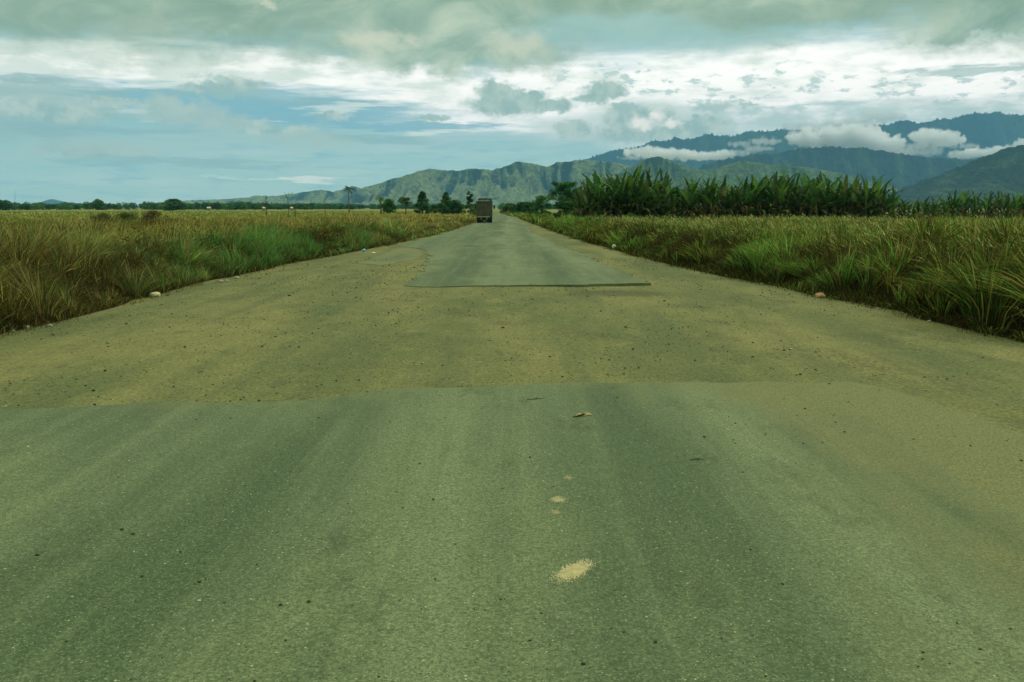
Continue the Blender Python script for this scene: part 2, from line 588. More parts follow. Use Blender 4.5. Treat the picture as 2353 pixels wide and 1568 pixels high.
def mat_asphalt(name, dust_attr=True):
    m, w, out = new_mat(name)
    tc = w.n('ShaderNodeTexCoord')
    P = tc.outputs['Object']
    sx = w.n('ShaderNodeSeparateXYZ')
    w.t.links.new(P, sx.inputs[0])
    lane = w.v('MULTIPLY', P, (1.0, 0.06, 1))
    wob = w.noise(w.v('MULTIPLY', P, (0.35, 0.12, 1)), 1.0, 4, 0.6)
    X = w.m('ADD', sx.outputs[0], w.m('MULTIPLY', w.m('SUBTRACT', wob, 0.5), 2.6))
    # polished and oil darkened wheel tracks lie along the road; left side also carries lens vignetting in its colour
    g = lambda v: (v, v, v)
    prof = w.ramp(w.ss(X, -6, 6, kind='LINEAR'), [(0.0, g(0.3)), (0.2, g(0.42)), (0.31, g(0.14)), (0.38, g(0.12)), (0.46, g(0.85)), (0.52, g(0.6)), (0.605, g(0.25)), (0.68, g(0.72)), (0.75, g(0.28)), (0.88, g(0.5))])
    track = w.noise(lane, 0.8, 4, 0.55)
    strk = w.noise(w.v('MULTIPLY', P, (1.0, 0.035, 1)), 4.5, 4, 0.6)
    patch = w.noise(w.v('MULTIPLY', P, (1, 0.5, 1)), 0.55, 5, 0.6)
    spot = w.noise(w.v('MULTIPLY', P, (1, 0.45, 1)), 1.6, 6, 0.7)
    fine = w.noise(P, 34, 4, 0.75)
    grit = w.noise(P, 130, 2, 0.7)
    tone = w.m('ADD', w.m('MULTIPLY', prof, 0.62), w.m('MULTIPLY', w.ss(track, 0.3, 0.7), 0.42))
    c = w.mix(w.ss(tone, 0.1, 0.95), lin(68, 90, 56), lin(120, 135, 92))
    c = w.mix(w.ss(strk, 0.5, 0.68, 0, 0.28), c, lin(128, 142, 97))
    c = w.mix(w.ss(strk, 0.46, 0.32, 0, 0.3), c, lin(74, 92, 58))
    c = w.mix(w.ss(patch, 0.48, 0.7, 0, 0.5), c, lin(120, 135, 88))
    c = w.mix(w.ss(spot, 0.52, 0.7, 0, 0.75), c, lin(68, 86, 54))
    agg = w.noise(P, 62, 3, 0.8)
    c = w.mix(w.ss(fine, 0.42, 0.62, 0, 0.8), c, w.v('MULTIPLY', c, (0.58, 0.62, 0.56)))
    c = w.mix(w.ss(fine, 0.46, 0.32, 0, 0.6), c, w.v('MULTIPLY', c, (1.34, 1.3, 1.25)))
    c = w.mix(w.ss(agg, 0.52, 0.64, 0, 0.75), c, lin(60, 72, 46))
    c = w.mix(w.ss(agg, 0.44, 0.34, 0, 0.5), c, lin(156, 166, 122))
    c = w.mix(w.ss(grit, 0.56, 0.72, 0, 0.65), c, lin(52, 66, 42))
    c = w.mix(w.ss(grit, 0.42, 0.28, 0, 0.4), c, lin(150, 164, 120))
    s1, k1 = speckle(w, P, 26, 0.2, 0.8)
    c = w.mix(w.m('MULTIPLY', s1, 0.8), c, w.mix(w.m('GREATER_THAN', k1, 0.6), lin(50, 60, 38), lin(172, 184, 136)))
    s2, k2 = speckle(w, P, 60, 0.28, 0.6)
    c = w.mix(w.m('MULTIPLY', s2, 0.6), c, w.mix(w.m('GREATER_THAN', k2, 0.6), lin(60, 72, 46), lin(166, 178, 130)))
    # dust blown on from the gravel (attribute laid along the broken margins)
    if dust_attr:
        at_ = w.n('ShaderNodeAttribute')
        at_.attribute_name = 'tint'
        dn = w.noise(w.v('MULTIPLY', P, (1, 0.35, 1)), 1.3, 6, 0.65)
        sp = w.n('ShaderNodeSeparateXYZ')
        w.t.links.new(at_.outputs['Color'], sp.inputs[0])
        f = w.ss(w.m('ADD', sp.outputs[0], w.m('MULTIPLY', w.m('SUBTRACT', dn, 0.5), 1.3)), 0.25, 0.95)
        c = w.mix(f, c, w.mix(w.ss(w.noise(P, 55, 4, 0.7), 0.64, 0.36), lin(84, 94, 56), lin(126, 128, 77)))
    h = w.m('ADD', w.m('ADD', w.m('MULTIPLY', track, 2.0), w.m('MULTIPLY', patch, 1.0)), w.m('ADD', w.m('MULTIPLY', fine, 0.3), w.m('MULTIPLY', s1, 0.25)))
    principled(w, out, c, 0.85, bump=h, spec=0.2, bstr=0.45, bdist=0.03)
    return m


M_GROUND, M_GRAVEL, M_ASPH = mat_ground(), mat_gravel(), mat_asphalt('worn_asphalt')


def build_ground():
    # one sheet to the horizon, finer near the road
    xs = np.unique(np.concatenate([np.linspace(-13900, -400, 28), np.linspace(-400, 400, 81), np.linspace(400, 13900, 28)]))
    ys = np.unique(np.concatenate([np.linspace(-2900, -40, 8), np.linspace(-40, 600, 81), np.linspace(600, 16900, 30)]))
    gx, gy = np.meshgrid(xs, ys)
    co = np.stack([gx.ravel(), gy.ravel(), np.zeros(gx.size)], 1)
    nx, ny = len(xs), len(ys)
    i = np.arange(nx * ny).reshape(ny, nx)
    q = np.stack([i[:-1, :-1], i[:-1, 1:], i[1:, 1:], i[1:, :-1]], -1).reshape(-1, 4)
    o = link('ground', mesh_np('ground', co, q), M_GROUND)
    tag(o, 'flat plain of soil and dry turf under the grass', 'ground', kind='structure')


def strip_sheet(name, y0, y1, fl, fr, mat, z=0.02, ny=500, nx=26, skirt=0.0, dust=None, rough_z=0.0):
    ys = y0 + (y1 - y0) * np.linspace(0, 1, ny) ** 2.2
    a, b = fl(ys), fr(ys)
    t = np.linspace(0, 1, nx)
    X = a[:, None] * (1 - t) + b[:, None] * t
    Yv = np.repeat(ys[:, None], nx, 1)
    Z = z + rough_z * (fbm(X * 0.35, Yv * 0.25, 3, 3) - 0.5)
    Z[:, 0] -= skirt
    Z[:, -1] -= skirt
    co = np.stack([X.ravel(), Yv.ravel(), Z.ravel()], 1)
    i = np.arange(nx * ny).reshape(ny, nx)
    q = np.stack([i[:-1, :-1], i[:-1, 1:], i[1:, 1:], i[1:, :-1]], -1).reshape(-1, 4)
    return link(name, mesh_np(name, co, q, smooth=True), mat)


def pix_poly(pts, step=0.25, jit=0.03, seed=1):
    """closed outline on the plain, subdivided and roughened"""
    P = [ground(u, v) for u, v in pts]
    out = []
    n = len(P)
    for k in range(n):
        a, b = P[k], P[(k + 1) % n]
        m = max(1, int((b - a).length / step))
        for j in range(m):
            p = a.lerp(b, j / m)
            out.append((p.x, p.y))
    out = np.array(out)
    nx = (fbm(out[:, 0] * 1.7, out[:, 1] * 1.7, 4, seed) - 0.5) * 2 * jit * 3
    ny = (fbm(out[:, 0] * 1.7 + 50, out[:, 1] * 1.7, 4, seed + 3) - 0.5) * 2 * jit * 3
    return out + np.stack([nx, ny], 1)


def pix_line(pts, step=0.15, jit=0.03, seed=1):
    """open line on the plain, subdivided and roughened"""
    P = [ground(u, v) for u, v in pts]
    out = []
    for a, b in zip(P, P[1:]):
        m = max(1, int((b - a).length / step))
        out += [a.lerp(b, j / m)[:2] for j in range(m)]
    out.append(P[-1][:2])
    out = np.array(out)
    nx = (fbm(out[:, 0] * 1.7, out[:, 1] * 1.7, 4, seed) - 0.5) * 6 * jit
    ny = (fbm(out[:, 0] * 1.7 + 50, out[:, 1] * 1.7, 4, seed + 3) - 0.5) * 6 * jit
    return out + np.stack([nx, ny], 1)


def slab(name, outline, z, base, mat, dust_fn, edge=0.45, zf=None):
    """broken slab of asphalt: top face plus vertical lip down to the gravel"""
    bm = bmesh.new()
    top = [bm.verts.new((x, y, z)) for x, y in outline]
    f = bm.faces.new(top)
    if f.normal.z < 0:
        f.normal_flip()
    ext = bmesh.ops.extrude_edge_only(bm, edges=list(f.edges))
    for v in ext['geom']:
        if isinstance(v, bmesh.types.BMVert):
            v.co.z = base
    bmesh.ops.triangulate(bm, faces=[f])
    # break the top up so the dust mask has somewhere to live
    for it in range(5):
        es = [e for e in bm.edges if e.calc_length() > 1.6 and abs(e.verts[0].co.z - e.verts[1].co.z) < 1e-4 and e.verts[0].co.z > base + 1e-4]
        if not es:
            break
        bmesh.ops.subdivide_edges(bm, edges=es, cuts=1)
        bmesh.ops.triangulate(bm, faces=bm.faces)
    if zf is not None:
        for v in bm.verts:
            if v.co.z > base + 1e-4:
                v.co.z = zf(v.co.x, v.co.y)
    me = bm_mesh(name, bm)
    co = np.empty(len(me.vertices) * 3)
    me.vertices.foreach_get('co', co)
    co = co.reshape(-1, 3)
    a = me.color_attributes.new('tint', 'FLOAT_COLOR', 'POINT')
    rgba = np.ones((len(co), 4), np.float32)
    dv = dust_fn(co)
    nO = len(outline)
    dv[:nO] = np.maximum(dv[:nO], edge + 0.5 * (fbm(co[:nO, 0] * 0.6, co[:nO, 1] * 0.6, 3, 2) - 0.5))
    rgba[:, :3] = dv[:, None]
    a.data.foreach_set('color', rgba.ravel())
    return link(name, me, mat)


build_ground()
o = strip_sheet('gravel_road', -38, 500, lambda y: xl(y) - 0.25, lambda y: xr(y) + 0.25, M_GRAVEL, z=0.012, ny=700, nx=40, rough_z=0.012)
tag(o, 'wide olive brown gravel road running straight to the hills', 'road', kind='structure')

near_pts = [(-900, 2400), (-900, 985), (-200, 962), (0, 955), (100, 950), (200, 944), (300, 938), (380, 935), (450, 936), (530, 938), (600, 935), (700, 931), (780, 924), (830, 914),
            (870, 907), (950, 903), (1050, 901), (1176, 896), (1250, 892), (1350, 888), (1430, 888), (1510, 891), (1600, 889), (1660, 891), (1750, 887),
            (1850, 889), (1950, 887), (2040, 905), (2120, 930), (2230, 968), (2353, 1010), (2800, 1150), (3300, 2400)]
right_line = np.array([ground(u, v)[:2] for u, v in [(1925, 889), (2030, 930), (2190, 985), (2353, 1050), (2900, 1330)]])


def near_dust(co):
    d = np.interp(co[:, 1], right_line[::-1, 1], right_line[::-1, 0]) - co[:, 0]
    return np.clip(1.1 - d / 3.0, 0, 1.2)


o = slab('asphalt_road', pix_poly(near_pts, 0.2, 0.025, 4), 0.05, 0.0, M_ASPH, near_dust)
tag(o, 'near sheet of worn grey green asphalt with a broken wavy far edge', 'asphalt', kind='structure')

front = pix_line([(925, 659), (1000, 661), (1150, 660), (1320, 661), (1390, 660), (1500, 658), (1408, 622), (1344, 591), (1280, 562), (1225, 537)], 0.1, 0.07, 8)
ya = front[-1, 1] + 1.0
ys = np.linspace(ya, 480, 200)
r_side = np.stack([np.interp(ys, [ya, 110, 200, 500], [front[-1, 0] - 0.05, float(xr(110.)) - 0.9, float(xr(200.)) - 0.8, float(xr(500.)) - 0.8]), ys], 1)
yb = ground(0, 570).y
ys2 = np.linspace(479, yb + 0.5, 200)
l_side = np.stack([xl(ys2) + 0.5, ys2], 1)
tail = pix_line([(945, 569), (972, 576), (988, 590), (980, 610), (966, 630), (940, 646)], 0.1, 0.1, 9)
o = slab('asphalt_road', np.concatenate([front, r_side, l_side, tail]), 0.042, 0.0, M_ASPH, lambda co: np.full(len(co), 0.27),
         zf=lambda x, y: 0.026 + 0.055 * min(1, max(0, (x + 2.2) / 5)) * min(1, max(0, (50 - y) / 20)))
tag(o, 'far strip of asphalt beginning at a straight broken lip beyond the gravel', 'asphalt', kind='structure')
o = slab('asphalt_patch', pix_poly([(816, 607), (850, 596), (905, 575), (948, 571), (972, 582), (962, 596), (900, 608), (860, 611)], 0.15, 0.09, 12), 0.022, 0.0, M_ASPH,
         lambda co: np.full(len(co), 0.5), 0.85)
tag(o, 'thin dusty patch of old asphalt at the left of the far strip', 'asphalt', kind='structure')


# ------------------------------------------------------------------ hills and mountains
def mat_hill(name, grass, dark, tree_scale, var=0.3):
    m, w, out = new_mat(name)
    tc = w.n('ShaderNodeTexCoord')
    P = tc.outputs['Object']
    at_ = w.n('ShaderNodeAttribute')
    at_.attribute_name = 'tint'
    sp = w.n('ShaderNodeSeparateXYZ')
    w.t.links.new(at_.outputs['Color'], sp.inputs[0])
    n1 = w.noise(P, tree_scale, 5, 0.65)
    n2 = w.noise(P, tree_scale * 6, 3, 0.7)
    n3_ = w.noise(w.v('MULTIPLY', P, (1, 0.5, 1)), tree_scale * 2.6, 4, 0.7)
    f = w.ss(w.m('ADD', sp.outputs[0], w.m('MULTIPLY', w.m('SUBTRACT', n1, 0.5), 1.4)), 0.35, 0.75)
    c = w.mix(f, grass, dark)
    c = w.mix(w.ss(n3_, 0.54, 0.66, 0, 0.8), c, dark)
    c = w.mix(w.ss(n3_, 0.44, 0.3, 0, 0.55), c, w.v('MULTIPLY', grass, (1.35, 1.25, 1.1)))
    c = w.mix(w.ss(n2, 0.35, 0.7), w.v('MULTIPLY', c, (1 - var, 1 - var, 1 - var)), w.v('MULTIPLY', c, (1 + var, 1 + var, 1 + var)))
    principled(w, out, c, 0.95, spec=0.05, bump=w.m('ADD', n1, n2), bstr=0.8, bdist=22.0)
    return m


def build_range(name, prof, Y, depth, mat, label, gully=0.5, gfreq=0.006, bump=6.0, step=2.2, rows=70, power=1.0, seed=0, veg0=0.3, jag=0.0):
    us = np.arange(prof[0][0], prof[-1][0] + 0.1, step)
    vs = np.interp(us, [p[0] for p in prof], [p[1] for p in prof])
    k = max(1, int(4 / step))
    vs = vs + (fbm(us * 0.05, us * 0, 4, seed + 2) - 0.5) * 5.0 * np.clip((HOR - vs) / 60, 0.1, 1)
    ker = np.hanning(2 * k + 1)
    vs = np.convolve(np.pad(vs, k, 'edge'), ker / ker.sum(), 'valid')
    H = (HOR - vs) / FPX * Y
    s = np.concatenate([np.linspace(0, 1, rows), np.linspace(1, 0, rows // 3)[1:]])
    yy = np.concatenate([Y - depth * (1 - np.linspace(0, 1, rows)), Y + depth * 0.8 * np.linspace(0, 1, rows // 3)[1:]])
    U = np.repeat(((us - CX) / FPX)[None], len(s), 0)
    S = np.repeat(s[:, None], len(us), 1)
    YY = np.repeat(yy[:, None], len(us), 1)
    X = U * YY
    wob = (fbm(X * gfreq * 0.4, YY * gfreq * 0.4, 3, seed + 9) - 0.5) * 2.2
    g = ridged(X * gfreq + wob, YY * gfreq * 0.35 + wob, 5, seed)
    g2 = ridged(X * gfreq * 4.2 + 2 * wob, YY * gfreq * 0.9, 3, seed + 21)
    cut = (1 - g) * 0.75 + (1 - g2) * 0.45
    edge = np.clip(np.minimum(np.arange(len(us)), np.arange(len(us))[::-1]) / 14.0, 0, 1)[None]
    env = np.clip(1 - S ** 6, 0, 1)
    h = H[None] * (S ** power) * (1 - gully * cut * 1.25 * env)
    h = h + bump * (fbm(X * 0.035, YY * 0.035, 3, seed + 40) - 0.35) * np.clip(S * 3, 0, 1) * 2
    if jag:
        h = h + jag * np.clip(vnoise(X * 0.06, YY * 0.02, seed + 77) - 0.55, 0, 1) * 2 * (S > 0.9)
    h = h * np.where(edge < 1, 0.2 + 0.8 * edge, 1) if name == 'never' else h
    h = np.where(S < 0.02, -2.0, h)
    co = np.stack([X.ravel(), YY.ravel(), h.ravel()], 1)
    ny, nx = S.shape
    i = np.arange(nx * ny).reshape(ny, nx)
    q = np.stack([i[:-1, :-1], i[:-1, 1:], i[1:, 1:], i[1:, :-1]], -1).reshape(-1, 4)
    veg = np.clip(veg0 + (cut - 0.42) * 1.5 + (S - 0.6) * 0.25, 0, 1)  # gully growth; its dark tone also stands in for gully and cloud shade
    o = link(name, mesh_np(name, co, q, col=np.repeat(veg.ravel()[:, None], 3, 1), smooth=True), mat)
    return tag(o, label, 'hill' if name == 'hill' else 'mountain', kind='structure')


M_HILL = mat_hill('dry_grass_hill', lin(112, 126, 84), lin(30, 58, 46), 0.005)
M_SPUR = mat_hill('green_spur', lin(90, 112, 72), lin(38, 66, 48), 0.006)
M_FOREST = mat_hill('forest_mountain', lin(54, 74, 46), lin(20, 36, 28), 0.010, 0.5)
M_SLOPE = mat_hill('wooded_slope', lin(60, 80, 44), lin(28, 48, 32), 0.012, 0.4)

build_range('hill', [(60, 470), (105, 466), (122, 460), (133, 458), (148, 461), (172, 466), (230, 470)], 13500, 1500, M_FOREST, 'faint blue hump far off on the left horizon', gully=0.2, bump=4, rows=24, step=4, seed=3)
build_range('hill', [(330, 470), (400, 463), (440, 461), (500, 459), (570, 455), (600, 450), (640, 451), (700, 443), (715, 442), (745, 437), (770, 441), (800, 436), (818, 430), (840, 437), (880, 436), (960, 450), (1060, 468)],
            8200, 700, M_HILL, 'low straw coloured foothills left of the road', gully=0.85, gfreq=0.004, bump=5, seed=11, veg0=0.25, power=0.9)
build_range('hill', [(780, 468), (820, 444), (845, 430), (870, 424), (900, 415), (925, 408), (950, 402), (972, 394), (985, 391), (1010, 393), (1050, 396), (1075, 391), (1100, 390), (1130, 394), (1155, 387), (1190, 375), (1215, 377), (1245, 383), (1258, 385),
                     (1276, 377), (1306, 374), (1340, 370), (1366, 372), (1400, 377), (1440, 384), (1500, 398), (1600, 425), (1700, 460)],
            6900, 900, M_HILL, 'grassy ridged hills straight ahead behind the truck', gully=1.0, gfreq=0.0042, bump=7, seed=23, veg0=0.33, power=0.85, rows=110)
build_range('hill', [(1360, 450), (1400, 415), (1430, 392), (1460, 378), (1490, 366), (1506, 363), (1530, 370), (1560, 381), (1600, 392), (1630, 394), (1660, 382), (1690, 373), (1730, 376), (1760, 384), (1790, 380), (1830, 387), (1850, 389), (1890, 394), (1925, 402), (1960, 416), (2000, 424), (2040, 430), (2080, 440), (2130, 452), (2180, 465)],
            5200, 520, M_SPUR, 'pale green grassy spurs behind the tall banana block', gully=0.75, gfreq=0.007, bump=3, seed=37, veg0=0.15, power=0.85)
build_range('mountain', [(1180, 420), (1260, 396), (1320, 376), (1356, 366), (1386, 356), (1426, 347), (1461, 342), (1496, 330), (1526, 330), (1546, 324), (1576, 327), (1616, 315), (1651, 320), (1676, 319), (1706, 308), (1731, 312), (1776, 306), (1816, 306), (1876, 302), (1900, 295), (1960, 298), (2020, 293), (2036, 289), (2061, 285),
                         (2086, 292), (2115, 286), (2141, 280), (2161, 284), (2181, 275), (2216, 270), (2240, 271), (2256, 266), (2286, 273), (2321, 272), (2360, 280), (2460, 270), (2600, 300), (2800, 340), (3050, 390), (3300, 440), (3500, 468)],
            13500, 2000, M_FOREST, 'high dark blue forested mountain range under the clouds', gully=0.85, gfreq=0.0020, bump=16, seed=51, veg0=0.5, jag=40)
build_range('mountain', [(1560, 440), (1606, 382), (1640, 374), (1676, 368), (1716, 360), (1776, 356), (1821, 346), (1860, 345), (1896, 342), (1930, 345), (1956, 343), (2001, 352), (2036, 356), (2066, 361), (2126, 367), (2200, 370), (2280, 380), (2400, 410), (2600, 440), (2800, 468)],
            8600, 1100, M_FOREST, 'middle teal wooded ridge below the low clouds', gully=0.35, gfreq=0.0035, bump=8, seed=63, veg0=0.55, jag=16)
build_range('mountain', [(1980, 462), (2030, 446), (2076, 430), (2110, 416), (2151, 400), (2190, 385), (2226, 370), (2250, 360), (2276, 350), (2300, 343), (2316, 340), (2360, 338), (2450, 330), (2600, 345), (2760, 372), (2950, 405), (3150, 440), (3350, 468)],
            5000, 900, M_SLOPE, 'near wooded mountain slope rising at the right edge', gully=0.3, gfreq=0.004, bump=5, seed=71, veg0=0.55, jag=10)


# ------------------------------------------------------------------ low clouds on the mountains
def mat_cloud(name, dens):
    m, w, out = new_mat(name)
    v = w.n('ShaderNodeVolumePrincipled')
    v.inputs['Color'].default_value = (0.998, 0.998, 0.998, 1)
    v.inputs['Density'].default_value = dens
    v.inputs['Anisotropy'].default_value = 0.0
    w.t.links.new(v.outputs[0], out.inputs['Volume'])
    return m


M_CLOUD = mat_cloud('low_cloud_vapour', 0.024)
M_WISP = mat_cloud('thin_cloud_vapour', 0.007)


def ico(sub):
    bm = bmesh.new()
    bmesh.ops.create_icosphere(bm, subdivisions=sub, radius=1)
    bm.verts.ensure_lookup_table()
    v = np.array([x.co[:] for x in bm.verts])
    f = np.array([[x.index for x in fc.verts] for fc in bm.faces])
    bm.free()
    return v, f


def n3(v, fr, seed):
    return (fbm(v[:, 0] * fr + 31, v[:, 1] * fr + v[:, 2] * fr * 0.7, 3, seed) + fbm(v[:, 2] * fr + 11, v[:, 0] * fr * 0.6 - v[:, 1] * fr, 3, seed + 5)) / 2 - 0.5


def build_cloud(balls, Y, mat, label, seed=0, rough=1.35):
    """a bank of vapour: joined lobes (u, v, half width, half height in picture units) at depth Y"""
    b = balls
    cen = np.array([at(u, v, Y)[:] for u, v, _, _ in b])
    rad = np.array([[ru / FPX * Y, 0.8 * (ru / FPX * Y * 0.4 + rv / FPX * Y * 0.6), rv / FPX * Y] for _, _, ru, rv in b])
    mb = bpy.data.metaballs.new('cloud_tmp')
    size = rad[:, 2].max()
    mb.resolution = size / 8.0
    mb.threshold = 0.4
    rs = np.random.default_rng(seed)
    c0 = cen.mean(0)
    for c, r in zip(cen, rad):
        n = int(max(7, min(60, 7 * r[0] / r[2])))
        for k in range(n):
            e = mb.elements.new()
            a = rs.uniform(-1, 1)
            hgt = math.sqrt(max(0.05, 1 - a * a))
            e.co = (c[0] - c0[0] + a * r[0] * 0.85, c[1] - c0[1] + rs.uniform(-0.6, 0.6) * r[1], c[2] - c0[2] + rs.uniform(-0.55, 0.6) * r[2] * hgt)
            e.radius = r[2] * rs.uniform(0.8, 1.35) * (0.6 + 0.6 * hgt)
    ob = bpy.data.objects.new('cloud_tmp', mb)
    COL.objects.link(ob)
    dg = bpy.context.evaluated_depsgraph_get()
    dg.update()
    me = bpy.data.meshes.new_from_object(ob.evaluated_get(dg))
    bpy.data.objects.remove(ob)
    bpy.data.metaballs.remove(mb)
    n = len(me.vertices)
    co = np.empty(n * 3)
    me.vertices.foreach_get('co', co)
    co = co.reshape(-1, 3)
    no = np.empty(n * 3)
    me.vertices.foreach_get('normal', no)
    no = no.reshape(-1, 3)
    d = n3(co, 1.6 / size, seed) * 1.1 + n3(co, 4.5 / size, seed + 2) * 0.8 + n3(co, 11.0 / size, seed + 4) * 0.5
    base = np.clip((co[:, 2] - co[:, 2].min()) / max(1e-3, np.ptp(co[:, 2])), 0, 1)
    co = co + no * (d * size * rough * (0.6 + 0.7 * base))[:, None]
    me.vertices.foreach_set('co', co.ravel())
    me.update()
    o = link('cloud', me, mat)
    o.location = c0
    tag(o, label, 'cloud', 'low clouds hanging on the mountains')
    return o


build_cloud([(1880, 318, 85, 18), (1960, 316, 75, 22), (2020, 330, 50, 24), (1990, 345, 60, 14)], 9050, M_CLOUD, 'broad white cloud bank in front of the high range, widest of the low clouds', 1)
build_cloud([(2140, 314, 50, 14), (2155, 322, 62, 12)], 9050, M_CLOUD, 'bright white heaped cloud right of the broad bank, before the dark range', 2)
build_cloud([(2120, 348, 50, 12), (2070, 352, 40, 10)], 9100, M_WISP, 'thin ragged wisp below the bright heaped cloud', 3)
build_cloud([(2240, 354, 66, 9), (2300, 346, 40, 7)], 9050, M_CLOUD, 'flat white cloud lying over the shoulder of the right slope', 4)
build_cloud([(1500, 351, 70, 10), (1560, 357, 80, 9), (1620, 360, 50, 8), (1664, 357, 24, 10)], 9050, M_CLOUD, 'long low cloud strip over the pale green spurs', 5)
build_cloud([(1760, 325, 40, 7), (1700, 332, 30, 6)], 9100, M_WISP, 'faint wisp left of the broad cloud bank', 6)
build_cloud([(1470, 362, 60, 5), (1580, 366, 70, 4), (1690, 352, 50, 6), (1740, 342, 40, 6)], 8950, M_WISP, 'thin mist streak along the foot of the long low cloud strip', 9)
build_cloud([(1900, 344, 90, 6), (2040, 352, 70, 6), (2120, 334, 70, 6), (2215, 336, 40, 5)], 8950, M_WISP, 'thin mist joining the broad bank and the bright heaped cloud', 10)
build_cloud([(2346, 330, 14, 9)], 9050, M_CLOUD, 'small white puff above the slope at the right edge', 7)
build_cloud([(2030, 268, 60, 12), (1950, 284, 70, 12), (1850, 290, 60, 9)], 13000, M_WISP, 'grey veil of cloud hiding part of the high crest', 8)


# ------------------------------------------------------------------ grass
def blades(n_xy, h, w_, lean_dir, lean, col, prof=(1.0, 0.85, 0.55), z0=None, seed=0, tipdrop=0.35, ks=(0.0, 0.4, 0.75), stem=None):
    rs = np.random.default_rng(seed)
    N = len(n_xy)
    fa = rs.uniform(0, math.pi, N)
    side = np.stack([np.cos(fa), np.sin(fa), np.zeros(N)], 1)
    ld = np.stack([np.cos(lean_dir), np.sin(lean_dir), np.zeros(N)], 1)
    base = np.concatenate([n_xy, np.zeros((N, 1)) if z0 is None else z0[:, None]], 1)
    out = np.empty((N, 7, 3), np.float32)
    for k, t in enumerate(ks):
        c = base + ld * (lean * h * t ** 1.9)[:, None]
        c[:, 2] += h * (t - tipdrop * lean * t ** 2.4)
        out[:, 2 * k] = c - side * (w_ * prof[k] / 2)[:, None]
        out[:, 2 * k + 1] = c + side * (w_ * prof[k] / 2)[:, None]
    c = base + ld * (lean * h)[:, None]
    c[:, 2] += h * (1 - tipdrop * lean)
    out[:, 6] = c
    i = np.arange(N)[:, None] * 7
    q = np.concatenate([i + [0, 1, 3, 2], i + [2, 3, 5, 4]], 0)
    t = i + [4, 5, 6]
    cc = np.repeat(col, 7, 0).reshape(N, 7, 3)
    if stem is not None:
        cc[:, :4] = stem[:, None]
    return out.reshape(-1, 3), q, t, cc.reshape(-1, 3)


def join_parts(parts):
    co, q, t, c, off = [], [], [], [], 0
    for a, b, d, e in parts:
        co.append(a)
        q.append(b + off)
        t.append(d + off)
        c.append(e)
        off += len(a)
    return np.concatenate(co), np.concatenate(q), np.concatenate(t), np.concatenate(c)


def scatter(side, y0, y1, o0, o1, dens, seed, clump=0.0, lim=0.62, margin=7.0):
    rs = np.random.default_rng(seed)
    n = int((y1 - y0) * (o1 - o0) * dens)
    y = rs.uniform(y0, y1, n)
    off = rs.uniform(o0, o1, n)
    x = xl(y) - off if side < 0 else xr(y) + off
    ok = np.abs(x) < lim * y + margin
    if clump:
        ok &= rs.uniform(0, 1, n) < (1 - clump) + clump * 2 * (fbm(x * 0.9, y * 0.9, 3, seed) > 0.48)
    return x[ok], y[ok], off[ok]


def pick(pal, wts, rs, N):
    """palette rows drawn with per-blade weights"""
    wts = np.clip(wts, 0, None)
    cw = np.cumsum(wts / wts.sum(1, keepdims=True), 1)
    r = rs.uniform(0, 1, N)[:, None]
    idx = np.minimum((r > cw).sum(1), len(pal) - 1)
    c = pal[idx] * rs.uniform(0.7, 1.3, N)[:, None]
    return c * (1 + 0.1 * rs.standard_normal((N, 3)))


PAL_L = np.array([lin(192, 180, 112), lin(148, 138, 82), lin(114, 116, 64), lin(80, 108, 54), lin(86, 70, 42), lin(98, 146, 80), lin(146, 160, 80)])
PAL_R = np.array([lin(108, 142, 60), lin(60, 90, 40), lin(150, 148, 80), lin(106, 92, 50), lin(70, 52, 32), lin(130, 174, 84)])
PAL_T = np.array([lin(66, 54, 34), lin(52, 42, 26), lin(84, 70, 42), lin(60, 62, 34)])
M_LITTER_SOIL = simple_mat('leaf_litter', lin(62, 56, 32), 0.95, 0.3, 3.0, spec=0.05, second=lin(40, 38, 22))
M_GRASS = leaf_mat('grass_blade', 0.4, True, var=0.25, nscale=0.25)


def tufts(x, y, cell, seed, pull=0.5):
    """gather blades into tussocks: new base, outward angle, distance from the heart, tussock random"""
    cx_, cy_ = np.floor(x / cell), np.floor(y / cell)
    bx = (cx_ + 0.2 + 0.6 * _hash(cx_, cy_, seed)) * cell
    by = (cy_ + 0.2 + 0.6 * _hash(cx_, cy_, seed + 1)) * cell
    dx, dy = x - bx, y - by
    r = np.hypot(dx, dy) / cell
    return bx + dx * pull, by + dy * pull, np.arctan2(dy, dx), r, _hash(cx_, cy_, seed + 2), _hash(cx_, cy_, seed + 3)


def bank(side, x, y):
    """hummocky ground of the verge, rising from the edge of the road"""
    off = (xl(y) - x) if side < 0 else (x - xr(y))
    A = 0.42 if side < 0 else 0.56
    t = np.clip((off - 0.15) / 2.2, 0, 1)
    t = t * t * (3 - 2 * t)
    n = np.clip((fbm(x * 0.30 + 7, y * 0.2, 3, 131) - 0.24) * 2.1, 0, 1.2)
    return A * t * (0.2 + n) * np.interp(y, [0, 45, 80, 105], [1, 0.9, 0.55, 0]) * np.clip((45 - off) / 15, 0, 1)


